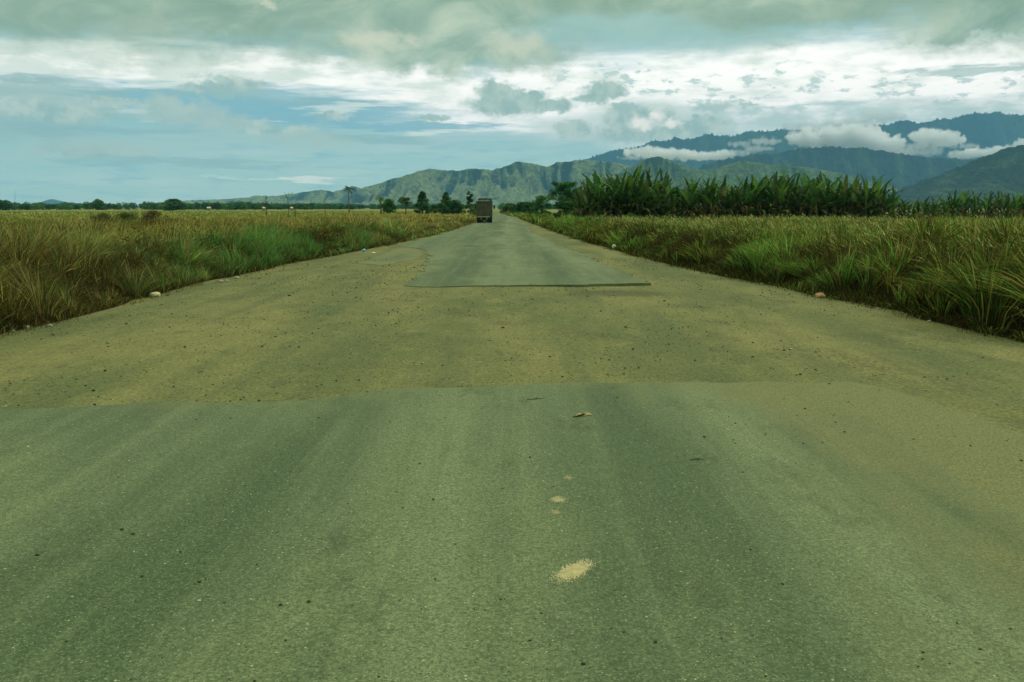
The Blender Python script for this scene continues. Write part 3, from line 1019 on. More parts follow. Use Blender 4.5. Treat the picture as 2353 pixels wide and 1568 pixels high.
def build_verge(side, label):
    ys = np.concatenate([np.linspace(4, 40, 150), np.linspace(40.4, 106, 130)])
    of = np.concatenate([np.linspace(0.05, 4, 24), np.linspace(4.3, 46, 70)])
    O, Yv = np.meshgrid(of, ys)
    X = xl(Yv) - O if side < 0 else xr(Yv) + O
    Z = bank(side, X, Yv) + 0.016
    Z[:, -1] = -0.05
    Z[-1] = -0.05
    ny, nx = X.shape
    i = np.arange(nx * ny).reshape(ny, nx)
    q = np.stack([i[:-1, :-1], i[:-1, 1:], i[1:, 1:], i[1:, :-1]], -1).reshape(-1, 4)
    if side < 0:
        q = q[:, ::-1]
    tag(link('verge', mesh_np('verge', np.stack([X.ravel(), Yv.ravel(), Z.ravel()], 1), q, smooth=True), M_LITTER_SOIL), label, 'verge', kind='structure')


def green_spot(x, y):
    """the lush clump on the left verge and other green islands"""
    off = xl(y) - x
    n = fbm(x * 0.5, y * 0.25, 3, 90)
    a = np.exp(-((y - 33) / 9.0) ** 2 - ((off - 1.8) / 3.0) ** 2)
    b = 0.6 * np.exp(-((y - 55) / 16.0) ** 2 - ((off - 0.5) / 2.2) ** 2)
    return np.clip((a + b) * np.clip(n * 3 - 0.6, 0.2, 1.3), 0, 1.2)


def grass_left():
    parts = []
    zones = [(7, 26, 0, 4, 560, 0.013, 1), (7, 26, 4, 12, 190, 0.018, 2), (26, 50, 0, 6, 280, 0.021, 3), (26, 50, 6, 30, 70, 0.03, 4),
             (50, 100, 0, 10, 80, 0.038, 5), (50, 100, 10, 60, 20, 0.05, 6), (100, 230, 0, 30, 13, 0.09, 7), (100, 230, 30, 140, 4.0, 0.13, 8),
             (230, 480, 0, 80, 2.4, 0.24, 9), (230, 520, 80, 330, 0.7, 0.34, 10)]
    for (y0, y1, o0, o1, dn, wd, sd_) in zones:
        x, y, off = scatter(-1, y0, y1, o0, o1, dn, 100 + sd_, 0.55)
        N = len(x)
        rs = np.random.default_rng(200 + sd_)
        tall = 0.7 + 0.6 * fbm(x * 0.16, y * 0.1, 3, 31)
        patch = np.clip((fbm(x * 0.55, y * 0.4, 3, 41) - 0.3) * 2.2, 0, 1.1)
        grn = green_spot(x, y)
        tuft = vnoise(x * 1.6, y * 1.3, 45)
        farh = np.interp(y, [0, 30, 60, 110, 300], [1.3, 1.22, 0.92, 0.58, 0.55])
        h = (0.45 + 0.65 * patch + 0.45 * tuft) * tall * 1.25 * farh * rs.uniform(0.4, 1.0, N) ** 0.8 * np.clip(0.3 + off / 1.1, 0.3, 1)
        h = np.minimum(h * (1 + 0.15 * grn), 1.9)
        n1 = fbm(x * 0.22, y * 0.12, 4, 51)
        n2 = fbm(x * 0.5 + 9, y * 0.3, 3, 61)
        far = np.clip((y - 80) / 120, 0, 1) * np.clip((off - 22) / 30, 0, 1)
        edge = np.exp(-off / 0.9)
        brn = np.clip((0.56 - n2) * 7, 0, 1) * (y < 70)
        W = np.stack([1.0 + 1.7 * np.clip((n1 - 0.45) * 6, 0, 1) - grn, 1.2 + 0 * x, 0.7 + 1.4 * far + 0.9 * np.clip((0.5 - n1) * 6, 0, 1),
                      0.15 + 1.2 * np.clip((n2 - 0.55) * 8, 0, 1) + 3 * grn + 1.8 * edge * (y > 30), 1.1 * brn + 0.5 * (1 - far) + 1.2 * edge * (y < 30), 0.05 + 8.0 * grn, 4.0 * far], 1)
        nearf = np.clip((30 - y) / 12, 0, 1) * (1 - np.clip(grn * 2, 0, 1))
        W[:, 0] *= 1 - 0.45 * nearf
        W[:, 4] += 1.6 * nearf
        col = pick(PAL_L, W, rs, N) * (1 - 0.15 * nearf)[:, None]
        tx, ty, ang, tr, h1, h2 = tufts(x, y, np.interp(y, [0, 30, 100, 300], [0.75, 1.0, 2.0, 4.0])[0] if False else (0.8 if y1 <= 26 else 1.1 if y1 <= 50 else 2.2 if y1 <= 100 else 5.0), 810)
        x, y = np.minimum(tx, xl(ty) - 0.1), ty
        mound = np.clip((fbm(x * 0.42, y * 0.3, 3, 83) - 0.3) * 2.6, 0.1, 1.15)
        h = np.minimum(h * (0.5 + 0.7 * h1) * (0.42 + 0.8 * mound) * 0.85, 1.5)
        col = col * (0.75 + 0.5 * h2)[:, None]
        vx = np.cos(ang) * tr * 1.5 + 0.35 + rs.normal(0, 0.3, N)
        vy = np.sin(ang) * tr * 1.5 - 0.1 + rs.normal(0, 0.3, N)
        ld = np.arctan2(vy, vx)
        lean = (0.75 * np.hypot(vx, vy)).clip(0, 1.15)
        parts.append(blades(np.stack([x, y], 1), h, wd * rs.uniform(0.5, 1.5, N), ld, lean, col, seed=300 + sd_))
    return parts


def grass_right():
    parts = []
    zones = [(7, 26, 0, 4, 380, 0.022, 1), (7, 26, 4, 13, 160, 0.028, 2), (26, 50, 0, 6, 240, 0.028, 3), (26, 50, 6, 30, 85, 0.036, 4),
             (50, 97, 0, 10, 100, 0.04, 5), (50, 97, 10, 60, 26, 0.055, 6), (97, 230, 0, 8, 20, 0.09, 7), (97, 104, 8, 62, 12, 0.07, 8), (230, 420, 0, 18, 3.5, 0.22, 9)]
    for (y0, y1, o0, o1, dn, wd, sd_) in zones:
        x, y, off = scatter(1, y0, y1, o0, o1, dn, 400 + sd_, 0.5)
        N = len(x)
        rs = np.random.default_rng(500 + sd_)
        patch = np.clip((fbm(x * 0.45, y * 0.35, 3, 42) - 0.28) * 2.2, 0, 1.1)
        big = fbm(x * 0.12 + 4, y * 0.09, 3, 43)
        tuft = vnoise(x * 1.4, y * 1.1, 46)
        farh = np.interp(y, [0, 30, 60, 97, 300], [1.2, 1.15, 1.0, 0.85, 0.62])
        h = (0.55 + 0.75 * patch + 0.4 * tuft) * (0.75 + 0.5 * big) * 1.15 * farh * rs.uniform(0.45, 1.0, N) ** 0.8 * np.clip(0.5 + off / 2.0, 0.4, 1) * (1 - 0.75 * ((off < 0.15 + 0.75 * vnoise(x * 1.3, y * 0.9, 15)) & (y < 40)))
        h = np.minimum(h, 2.0)
        n1 = fbm(x * 0.25, y * 0.12, 4, 52)
        n2 = fbm(x * 0.5 + 9, y * 0.3, 3, 62)
        dry = np.clip((n1 - 0.5) * 7, 0, 1) * np.clip((off - 2) / 5, 0, 1)
        red = np.clip((n2 - 0.47) * 8, 0, 1) * np.clip((off - 3) / 4, 0, 1) * (y < 60)
        edge = np.exp(-off / 0.7)
        lush = np.clip((fbm(x * 0.3 + 40, y * 0.16, 3, 92) - 0.42) * 6, 0.1, 1.4)
        W = np.stack([0.7 + 1.3 * lush, 1.1 + 0 * x, 0.7 + 2.0 * dry + 0.5 * (1.4 - lush), 0.7 + 1.8 * red, 0.6 + 2.2 * red + 2.0 * edge, 1.3 * lush - 0.4 * dry], 1)
        col = pick(PAL_R, W, rs, N)
        tx, ty, ang, tr, h1, h2 = tufts(x, y, 0.9 if y1 <= 26 else 1.2 if y1 <= 50 else 2.2 if y1 <= 100 else 4.0, 820)
        x, y = np.maximum(tx, xr(ty) + 0.1), ty
        mound = np.clip((fbm(x * 0.36, y * 0.26, 3, 87) - 0.3) * 2.6, 0.1, 1.2)
        h = np.minimum(h * (0.55 + 0.65 * h1) * (0.42 + 0.75 * mound) * np.interp(y, [0, 70, 100], [0.78, 0.8, 1.0]), 1.35)
        col = col * (0.75 + 0.5 * h2)[:, None]
        vx = np.cos(ang) * tr * 1.5 - 0.5 + rs.normal(0, 0.28, N)
        vy = np.sin(ang) * tr * 1.5 - 0.1 + rs.normal(0, 0.28, N)
        ld = np.arctan2(vy, vx)
        lean = (0.75 * np.hypot(vx, vy)).clip(0, 1.2)
        parts.append(blades(np.stack([x, y], 1), h, wd * rs.uniform(0.5, 1.8, N), ld, lean, col, seed=600 + sd_))
    return parts


def seed_stalks(side, spec, pal, ldir, lean0, seed, stemc, hmul=1.15):
    """flowering stalks: a thin stem and a plumed head bent over by the wind"""
    parts = []
    for k, (y0, y1, o0, o1, dn, wd) in enumerate(spec):
        x, y, off = scatter(side, y0, y1, o0, o1, dn, seed + k, 0.9)
        N = len(x)
        rs = np.random.default_rng(seed + 50 + k)
        big = fbm(x * 0.1 + 4, y * 0.07, 3, 43)
        h = (1.3 + 0.5 * big) * hmul * rs.uniform(0.75, 1.05, N) * np.clip(0.4 + off / 2, 0.4, 1) * (1 - 0.2 * np.clip((y - 60) / 50, 0, 1))
        h = np.minimum(h * (0.78 if side > 0 else 0.88) , 1.5)
        ld = rs.normal(ldir, 0.5, N)
        lean = np.abs(rs.normal(lean0, 0.18, N)).clip(0.05, 0.9)
        col = pal[rs.integers(0, len(pal), N)] * rs.uniform(0.75, 1.3, N)[:, None]
        parts.append(blades(np.stack([x, y], 1), h, wd * rs.uniform(0.7, 1.2, N), ld, lean, col, prof=(0.3, 0.3, 1.0), ks=(0.0, 0.78, 0.87), stem=np.tile(stemc, (N, 1)) * rs.uniform(0.7, 1.2, N)[:, None], seed=seed + 90 + k))
    return parts


def shade_thatch(side, seed):
    """dead brown tangle at the foot of the verge, coloured dark to stand in for shade too"""
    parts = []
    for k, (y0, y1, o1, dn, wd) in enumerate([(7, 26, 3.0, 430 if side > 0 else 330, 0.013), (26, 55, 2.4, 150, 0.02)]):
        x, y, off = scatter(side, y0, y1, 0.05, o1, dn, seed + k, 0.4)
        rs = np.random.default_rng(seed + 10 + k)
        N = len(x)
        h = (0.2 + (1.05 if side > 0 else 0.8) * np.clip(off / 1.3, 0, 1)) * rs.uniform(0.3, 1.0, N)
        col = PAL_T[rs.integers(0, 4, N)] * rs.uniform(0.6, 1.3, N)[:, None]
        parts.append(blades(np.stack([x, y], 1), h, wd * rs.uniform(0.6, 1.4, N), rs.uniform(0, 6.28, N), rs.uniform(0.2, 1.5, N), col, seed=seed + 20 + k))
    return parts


def edge_grass(side, pal, seed):
    """low creeping grass and thatch fraying the margin of the road"""
    parts = []
    for k, (y0, y1, dn, wd) in enumerate([(7, 26, 420, 0.012), (26, 60, 200, 0.02), (60, 140, 70, 0.035)]):
        x, y, off = scatter(side, y0, y1, -0.25, 1.1, dn, seed + k, 0.3)
        rs = np.random.default_rng(seed + 10 + k)
        keep = (off > 0.1) | (rs.uniform(0, 1, len(x)) < 0.5 * np.clip((fbm(x * 1.2, y * 0.8, 3, seed) - 0.42) * 8, 0, 1))
        x, y, off = x[keep], y[keep], off[keep]
        N = len(x)
        h = (0.08 + 0.22 * np.clip(off + 0.3, 0, 1)) * rs.uniform(0.5, 1.4, N)
        col = pal[rs.integers(0, len(pal), N)] * rs.uniform(0.6, 1.25, N)[:, None]
        parts.append(blades(np.stack([x, y], 1), h, wd * rs.uniform(0.6, 1.3, N), rs.uniform(0, 6.28, N), rs.uniform(0.3, 1.3, N), col, seed=seed + 20 + k))
    return parts


co, q, t, c = join_parts(grass_left() + edge_grass(-1, PAL_L[[1, 2, 3, 4, 4]], 700) + shade_thatch(-1, 1100))
co[:, 2] += bank(-1, co[:, 0], co[:, 1])
build_verge(-1, 'hummocky verge under the dry grass left of the road')
build_verge(1, 'hummocky verge under the green grass right of the road')
tag(link('tall_grass', mesh_np('tall_grass_dry', co, q, t, c), M_GRASS), 'tall dry straw and olive grass of the field left of the road', 'grass', kind='stuff')
co, q, t, c = join_parts(grass_right() + edge_grass(1, PAL_R[[1, 0, 3, 4, 2, 4]] * 0.85, 750) + shade_thatch(1, 1200))  # right margin blades coloured darker, standing in for shade at the base
co[:, 2] += bank(1, co[:, 0], co[:, 1])
tag(link('tall_grass', mesh_np('tall_grass_green', co, q, t, c), M_GRASS), 'tall lush green grass on the verge right of the road', 'grass', kind='stuff')
SEED_PAL_R = np.array([lin(176, 168, 104), lin(150, 140, 84), lin(190, 186, 130), lin(128, 112, 66)])
SEED_PAL_L = np.array([lin(170, 154, 78), lin(150, 132, 66), lin(120, 100, 54), lin(176, 164, 92)])
parts = seed_stalks(1, [(9, 30, 1.2, 14, 14, 0.02), (30, 60, 1.2, 30, 10, 0.03), (60, 98, 3, 50, 5.0, 0.05)], SEED_PAL_R, 2.9, 0.4, 900, np.array(lin(92, 112, 50)), 1.0)
co, q, t, c = join_parts(parts)
co[:, 2] += bank(1, co[:, 0], co[:, 1])
tag(link('seed_grass', mesh_np('seed_grass_right', co, q, t, c), M_GRASS), 'pale seed heads nodding over the green grass on the right', 'grass', kind='stuff')
parts = seed_stalks(-1, [(9, 30, 0.5, 12, 9, 0.02), (30, 70, 1, 30, 5, 0.03), (70, 160, 2, 40, 1.2, 0.06)], SEED_PAL_L, 0.3, 0.4, 950, np.array(lin(112, 104, 52)), 0.85)
co, q, t, c = join_parts(parts)
co[:, 2] += bank(-1, co[:, 0], co[:, 1])
tag(link('seed_grass', mesh_np('seed_grass_left', co, q, t, c), M_GRASS), 'straw coloured seed heads standing over the dry grass on the left', 'grass', kind='stuff')


# ------------------------------------------------------------------ weeds
def weeds():
    """broad leaved weeds and creepers in clumps along both verges and before the bananas"""
    rs = np.random.default_rng(404)
    P_, C_, S_ = [], [], []
    pal = np.array([lin(70, 104, 48), lin(56, 84, 42), lin(96, 120, 58), lin(92, 84, 48), lin(84, 66, 42), lin(48, 70, 38)])
    for (side, y0, y1, o0, o1, n, sz, hh, pw) in [(1, 9, 32, 0.4, 8, 150, 0.035, 0.95, (2, 2, 2, 2, 2, 1)), (1, 32, 95, 0.4, 26, 240, 0.06, 0.95, (3, 2, 2, 1, 1, 1)), (1, 94, 100, 3.5, 62, 260, 0.16, 1.15, (2, 3, 1, 1, 1, 4)),
                                             (-1, 9, 32, 0.4, 7, 120, 0.032, 0.9, (1, 1, 2, 3, 3, 1)), (-1, 26, 60, 0.3, 5, 120, 0.05, 0.9, (4, 2, 3, 1, 0, 1)), (-1, 32, 110, 2, 40, 200, 0.07, 0.9, (1, 1, 2, 3, 2, 1))]:
        pw = np.array(pw) / sum(pw)
        y = rs.uniform(y0, y1, n)
        off = rs.uniform(o0, o1, n)
        x = xl(y) - off if side < 0 else xr(y) + off
        for k in range(n):
            if abs(x[k]) > 0.62 * y[k] + 5:
                continue
            m = 90
            r = rs.uniform(0.25, 0.6) * (1 + 0.5 * (y0 > 90))
            H = hh * rs.uniform(0.5, 1.25) * min(1, 0.4 + off[k] * 0.6)
            d = rs.standard_normal((m, 3))
            d /= np.linalg.norm(d, axis=1, keepdims=True)
            p = d * rs.uniform(0.5, 1.0, (m, 1)) * np.array([r, r, H / 2]) + np.array([x[k], y[k], H / 2])
            p[:, 2] = np.clip(p[:, 2], 0.02, None) + bank(side, p[:, 0], p[:, 1])
            c = pal[rs.choice(6, p=pw)] * rs.uniform(0.65, 1.3, (m, 1))
            P_.append(p)
            C_.append(c)
            S_.append(np.full(m, sz))
    P_, C_, S_ = np.concatenate(P_), np.concatenate(C_), np.concatenate(S_)
    v, q, c = leaf_quads(P_, S_, C_, 405, 0.3)
    tag(link('weeds', mesh_np('weeds', v, q, col=c), M_GRASS), 'broad leaved weeds and creepers growing through the verges', 'weeds', kind='stuff')


# ------------------------------------------------------------------ trees
M_LEAF = leaf_mat('tree_leaf', 0.3, True, var=0.4, nscale=0.6)
M_BARK = simple_mat('tree_bark', lin(92, 84, 60), 0.9, 0.3, 3)
M_DEADWOOD = simple_mat('dead_wood', lin(78, 76, 62), 0.9, 0.3, 3)


def leaf_quads(cen, size, col, seed, flat=0.0):
    rs = np.random.default_rng(seed)
    N = len(cen)
    a = rs.standard_normal((N, 3))
    a[:, 2] *= 1 - flat
    a /= np.linalg.norm(a, axis=1, keepdims=True)
    b = np.cross(a, rs.standard_normal((N, 3)))
    b /= np.linalg.norm(b, axis=1, keepdims=True)
    s = (size * rs.uniform(0.55, 1.3, N))[:, None]
    v = np.stack([cen - a * s, cen + b * s * 0.42 - a * s * 0.1, cen + a * s, cen - b * s * 0.42 + a * s * 0.1], 1)
    q = np.arange(N * 4).reshape(N, 4)
    return v.reshape(-1, 3), q, np.repeat(col, 4, 0)


def crown_points(lobes, n, seed, shell=0.75):
    """points spread through the volume of many overlapping lobes (x, y, z, rx, ry, rz)"""
    rs = np.random.default_rng(seed)
    L = np.array(lobes)
    vol = L[:, 3] * L[:, 4] * L[:, 5]
    idx = rs.choice(len(L), n, p=vol ** 0.7 / (vol ** 0.7).sum())
    d = rs.standard_normal((n, 3))
    d /= np.linalg.norm(d, axis=1, keepdims=True)
    r = np.where(rs.uniform(0, 1, n) < shell, rs.uniform(0.7, 1.08, n), rs.uniform(0.1, 0.9, n))
    return L[idx, :3] + d * r[:, None] * L[idx, 3:], idx


weeds()
GREENS = np.array([lin(56, 92, 52), lin(70, 110, 58), lin(46, 78, 46), lin(84, 120, 64)])


def crown_mesh(name, lobes, n, size, seed, pal=GREENS, flat=0.2):
    rs = np.random.default_rng(seed)
    p, idx = crown_points(lobes, n, seed)
    lc = pal[rs.integers(0, len(pal), len(lobes))]
    col = lc[idx] * rs.uniform(0.65, 1.35, n)[:, None]
    v, q, c = leaf_quads(p, size, col, seed + 1, flat)
    return mesh_np(name, v, q, col=c)


def sub_lobes(H, base, fn, n, seed, rad):
    """small lobes placed on an outline fn(height fraction) -> radius"""
    rs = np.random.default_rng(seed)
    out = []
    for k in range(n):
        f = (k + 0.5) / n
        z = base + (H - base) * f
        rr = fn(f)
        a = rs.uniform(0, 2 * math.pi)
        r = rr * math.sqrt(rs.uniform(0.05, 0.8))
        s = rad * rs.uniform(0.6, 1.2) * (0.55 + 0.45 * min(1, rr / rad))
        out.append((r * math.cos(a), r * math.sin(a), min(z, H - s * 0.7), s * 1.15, s * 1.15, s * 0.75))
    return out


def trunk_mesh(name, H, r, limbs, seed):
    rs = random.Random(seed)
    bm = bmesh.new()
    pts = [(0, 0, -0.1)] + [(rs.uniform(-.04, .04) * H * f, rs.uniform(-.04, .04) * H * f, H * f) for f in (0.3, 0.6, 1.0)]
    add_tube(bm, pts, [r * 1.3, r, r * 0.75, r * 0.35])
    for (f, a, L, up) in limbs:
        p0 = Vector(pts[0]).lerp(Vector(pts[3]), f)
        d = Vector((math.cos(a), math.sin(a), up)).normalized()
        add_tube(bm, [p0, p0 + d * L * 0.5, p0 + d * L + Vector((0, 0, L * 0.12))], [r * 0.5, r * 0.32, r * 0.12], 5)
    return bm_mesh(name, bm, True)


def make_tree(name, loc, H, base, fn, nl, nleaf, lsize, label, cat, seed, rad, group=None, pal=GREENS, flat=0.2, trunk_r=0.18, rz=0.0):
    t_ = empty(name, loc, label, cat, group, rz)
    lobes = sub_lobes(H, base, fn, nl, seed, rad)
    link('crown', crown_mesh(name + '_crown', lobes, nleaf, lsize, seed, pal, flat), M_LEAF, t_)
    rs = random.Random(seed)
    limbs = [(rs.uniform(0.35, 0.9), rs.uniform(0, 6.28), fn(0.4) * rs.uniform(0.5, 0.9), rs.uniform(0.3, 0.9)) for _ in range(7)]
    link('trunk', trunk_mesh(name + '_trunk', H * 0.8, trunk_r, limbs, seed), M_BARK, t_)
    return t_


def top_h(v, Y):
    return (HOR - v) / FPX * Y + EYE


def px(u, Y):
    return Vector(((u - CX) / FPX * Y, Y, 0))


TG = 'trees standing along the far side of the left field'
# trees along the left of the truck, about 260-300 m out
make_tree('round_tree', px(894, 280), top_h(458, 280), 0.5, lambda f: 2.3 * math.sin(math.pi * min(1, 0.3 + 0.65 * f)) ** 0.7, 30, 2400, 0.3, 'dark round topped tree right of the small palm', 'tree', 1, 0.95, TG)
make_tree('spreading_tree', px(935, 290), top_h(454, 290), 3.2, lambda f: 2.2 * (1 - 0.35 * f), 16, 900, 0.3, 'thin flat topped spreading tree between the round tree and the conifer shaped tree', 'tree', 2, 0.75, TG)
make_tree('conical_tree', px(973, 270), top_h(441, 270), 0.6, lambda f: 3.4 * (1 - f) ** 0.9 + 0.1, 70, 4200, 0.26, 'tallest dark conical tree of the row left of the truck', 'tree', 3, 0.62, TG)
make_tree('low_tree', px(1001, 285), top_h(471, 285), 0.3, lambda f: 2.0 * math.sin(math.pi * min(1, 0.3 + 0.7 * f)), 14, 700, 0.3, 'low bushy tree just right of the tall conical tree', 'tree', 4, 0.8, TG)
make_tree('conical_tree', px(1027, 280), top_h(443, 280), 0.8, lambda f: 2.8 * (1 - f) ** 0.95 + 0.1, 52, 3000, 0.26, 'narrow conical tree rising out of bushes nearest the truck but one', 'tree', 5, 0.6, TG)
make_tree('bushy_tree', px(1048, 275), top_h(461, 275), 0.3, lambda f: 2.7 * math.sin(math.pi * min(1, 0.3 + 0.65 * f)), 30, 2300, 0.3, 'rounded bushy tree at the right foot of the narrow conical tree', 'tree', 6, 0.85, TG)
make_tree('bushy_tree', px(1017, 272), top_h(467, 272), 0.3, lambda f: 2.0 * math.sin(math.pi * min(1, 0.3 + 0.65 * f)), 18, 1200, 0.3, 'small bush at the left foot of the narrow conical tree', 'tree', 7, 0.75, TG)
make_tree('slender_tree', px(1082, 230), top_h(441, 230), 2.2, lambda f: 0.9 + 0.35 * math.sin(7 * f), 11, 620, 0.27, 'slender ragged tree close to the left side of the truck', 'tree', 8, 0.5, TG)
make_tree('low_tree', px(1090, 250), top_h(468, 250), 0.3, lambda f: 2.2, 14, 900, 0.3, 'low bush behind the left side of the truck', 'tree', 9, 0.8, TG)
# right of the truck
RG = 'bushes beside the far road'
make_tree('hedge_bush', px(1172, 300), top_h(468, 300), 0.2, lambda f: 3.4 * math.sin(math.pi * min(1, 0.45 + 0.45 * f)), 28, 2000, 0.3, 'grey green bush just right of the truck where the road ends', 'bush', 10, 0.9, RG)
make_tree('hedge_bush', px(1196, 260), top_h(465, 260), 0.2, lambda f: 2.6 * math.sin(math.pi * min(1, 0.45 + 0.4 * f)), 26, 2000, 0.3, 'flat topped hedge bush between the truck and the rounder dark bush', 'bush', 11, 0.9, RG)
make_tree('hedge_bush', px(1216, 240), top_h(465, 240), 0.2, lambda f: 2.2 * math.sin(math.pi * min(1, 0.45 + 0.4 * f)), 20, 1500, 0.28, 'right end of the flat hedge beside the far road', 'bush', 12, 0.85, RG)
make_tree('dark_bush', px(1245, 175), top_h(451, 175), 0.1, lambda f: 1.75 * math.sin(math.pi * min(1, 0.3 + 0.66 * f)) ** 0.8, 24, 2100, 0.2, 'dark rounded bush left of the umbrella shaped tree', 'bush', 13, 0.7, RG)
make_tree('umbrella_tree', px(1300, 138), top_h(419, 138), 2.0, lambda f: 2.9 * (0.7 + 0.4 * math.sin(math.pi * f)), 46, 6000, 0.17, 'broad umbrella shaped tree at the left end of the banana block', 'tree', 14, 0.62, None, GREENS * 1.1, trunk_r=0.16)
make_tree('dark_bush', px(1305, 126), top_h(462, 126), 0.1, lambda f: 1.9 * math.sin(math.pi * min(1, 0.4 + 0.5 * f)), 20, 1900, 0.17, 'dark bush under the umbrella shaped tree', 'bush', 15, 0.6)
make_tree('dark_bush', px(1345, 116), top_h(440, 116), 0.1, lambda f: 1.9 * math.sin(math.pi * min(1, 0.4 + 0.5 * f)), 26, 2600, 0.17, 'tall dark bush between the umbrella shaped tree and the first banana plants', 'bush', 16, 0.65)
# shrubs in the left field
SHP = np.array([lin(84, 104, 58), lin(94, 112, 62), lin(104, 110, 66)])
SG = 'dark shrubs standing in the left field'
for k, (u, Y, v, w_, lab) in enumerate([(244, 78, 491, 1.1, 'dark green shrub in the left field, first from the left edge'),
                                        (305, 74, 489, 1.9, 'wide dark shrub in the left field, middle of three'),
                                        (362, 72, 484, 1.6, 'dry brownish shrub in the left field right of the wide dark one')]):
    make_tree('shrub', px(u, Y), top_h(v, Y), 0.1, lambda f, w_=w_: w_ * math.sin(math.pi * min(1, 0.35 + 0.6 * f)), 30, 2600, 0.085, lab, 'shrub', 40 + k, 0.4, SG,
              SHP if k < 2 else np.array([lin(104, 104, 64), lin(94, 90, 56)]), trunk_r=0.05)
# far woodland: two trees that stand out, the rest one mass
WG = 'trees standing out of the far woodland'
make_tree('woodland_tree', px(235, 760), top_h(459, 760), 1.0, lambda f: 5.5 * math.sin(math.pi * min(1, 0.35 + 0.6 * f)), 22, 1500, 0.9, 'rounded tree top rising from the far woodland on the left', 'tree', 60, 2.4, WG, trunk_r=0.4)
make_tree('woodland_tree', px(407, 640), top_h(458, 640), 0.8, lambda f: 8.0 * math.sin(math.pi * min(1, 0.4 + 0.5 * f)), 30, 2200, 0.85, 'broad dark tree clump at the right end of the far woodland', 'tree', 61, 2.6, WG, trunk_r=0.4)
make_tree('woodland_tree', px(22, 720), top_h(461, 720), 0.8, lambda f: 6.0 * math.sin(math.pi * min(1, 0.4 + 0.5 * f)), 22, 1500, 0.9, 'dark tree clump of the far woodland at the left edge', 'tree', 62, 2.4, WG, trunk_r=0.4)


def far_wood():
    rs = np.random.default_rng(77)
    vv, qq, cc, off = [], [], [], 0
    for (u0, u1, Y0, Y1, v0, v1, n, sz) in [(-260, 620, 800, 1000, 463, 470, 240, 1.0), (350, 820, 1000, 1300, 466, 471, 160, 1.2), (560, 1120, 1300, 1600, 468, 473, 200, 1.6), (1150, 1330, 900, 1100, 466, 470, 60, 1.0)]:
        for k in range(n):
            u = rs.uniform(u0, u1)
            Y = rs.uniform(Y0, Y1)
            H = top_h(rs.uniform(v0, v1), Y)
            wdt = rs.uniform(0.5, 1.1) * H
            lobes = [(rs.uniform(-.6, .6) * wdt, rs.uniform(-.4, .4) * wdt, rs.uniform(0.25, 0.72) * H, wdt * 0.5, wdt * 0.5, 0.3 * H) for _ in range(5)]
            p, idx = crown_points(lobes, 150, int(rs.integers(1e6)))
            p[:, 2] = np.clip(p[:, 2], 0.1, None)
            p += np.array([(u - CX) / FPX * Y, Y, 0])
            col = GREENS[rs.integers(0, 4)] * rs.uniform(0.7, 1.3, 150)[:, None]
            v, q, c = leaf_quads(p, sz, col, int(rs.integers(1e6)))
            vv.append(v)
            qq.append(q + off)
            cc.append(c)
            off += len(v)
    me = mesh_np('far_woodland', np.concatenate(vv), np.concatenate(qq), col=np.concatenate(cc))
    tag(link('far_woodland', me, M_LEAF), 'dark band of far woodland along the left horizon', 'woodland', kind='stuff')


far_wood()


# palms and bare trees
def palm(loc, H, nf, fl, label, seed, pal):
    t_ = empty('palm_tree', loc, label, 'palm', 'palms in the left field')
    rs = random.Random(seed)
    bm = bmesh.new()
    add_tube(bm, [(0, 0, -0.1), (0.08, 0, H * 0.35), (0.05, 0.03, H * 0.7), (0, 0, H - 0.25)], [0.22, 0.15, 0.13, 0.14], 8)
    link('trunk', bm_mesh('palm_trunk', bm, True), M_BARK, t_)
    vs, qs, cs, off = [], [], [], 0
    for k in range(nf):
        a = 2 * math.pi * k / nf + rs.uniform(-.3, .3)
        e0 = rs.uniform(-0.3, 1.2)
        L = fl * rs.uniform(0.8, 1.1)
        p = Vector((0, 0, H - 0.3))
        pr = None
        c = np.array(pal[rs.randrange(len(pal))]) * rs.uniform(0.75, 1.25)
        for i in range(9):
            f = i / 8
            e = e0 - 1.5 * f
            d = Vector((math.cos(a) * math.cos(e), math.sin(a) * math.cos(e), math.sin(e)))
            p = p + d * (L / 8)
            s = Vector((-math.sin(a), math.cos(a), 0))
            wd = 0.42 * math.sin(math.pi * min(1, 0.12 + 0.85 * f)) + 0.03
            for sg in (-1, 1):
                q0 = p + s * sg * 0.02
                q1 = p + s * sg * wd + Vector((0, 0, -wd * 0.7)) + d * 0.18
                vs += [q0 - d * 0.09, q0 + d * 0.09, q1 + d * 0.05, q1 - d * 0.05]
                qs.append([off, off + 1, off + 2, off + 3])
                cs += [c] * 4
                off += 4
    link('crown', mesh_np('palm_crown', np.array([v[:] for v in vs]), np.array(qs), col=np.array(cs)), M_LEAF, t_)


palm(px(806, 300), top_h(434, 300), 18, 2.2, 'tall slim palm with a dark crown, tallest in the left field', 3, [lin(52, 78, 40), lin(64, 92, 48), lin(84, 92, 50)])
palm(px(878, 275), top_h(454, 275), 13, 1.7, 'short pale green palm left of the round topped tree', 4, [lin(104, 136, 62), lin(92, 124, 58)])


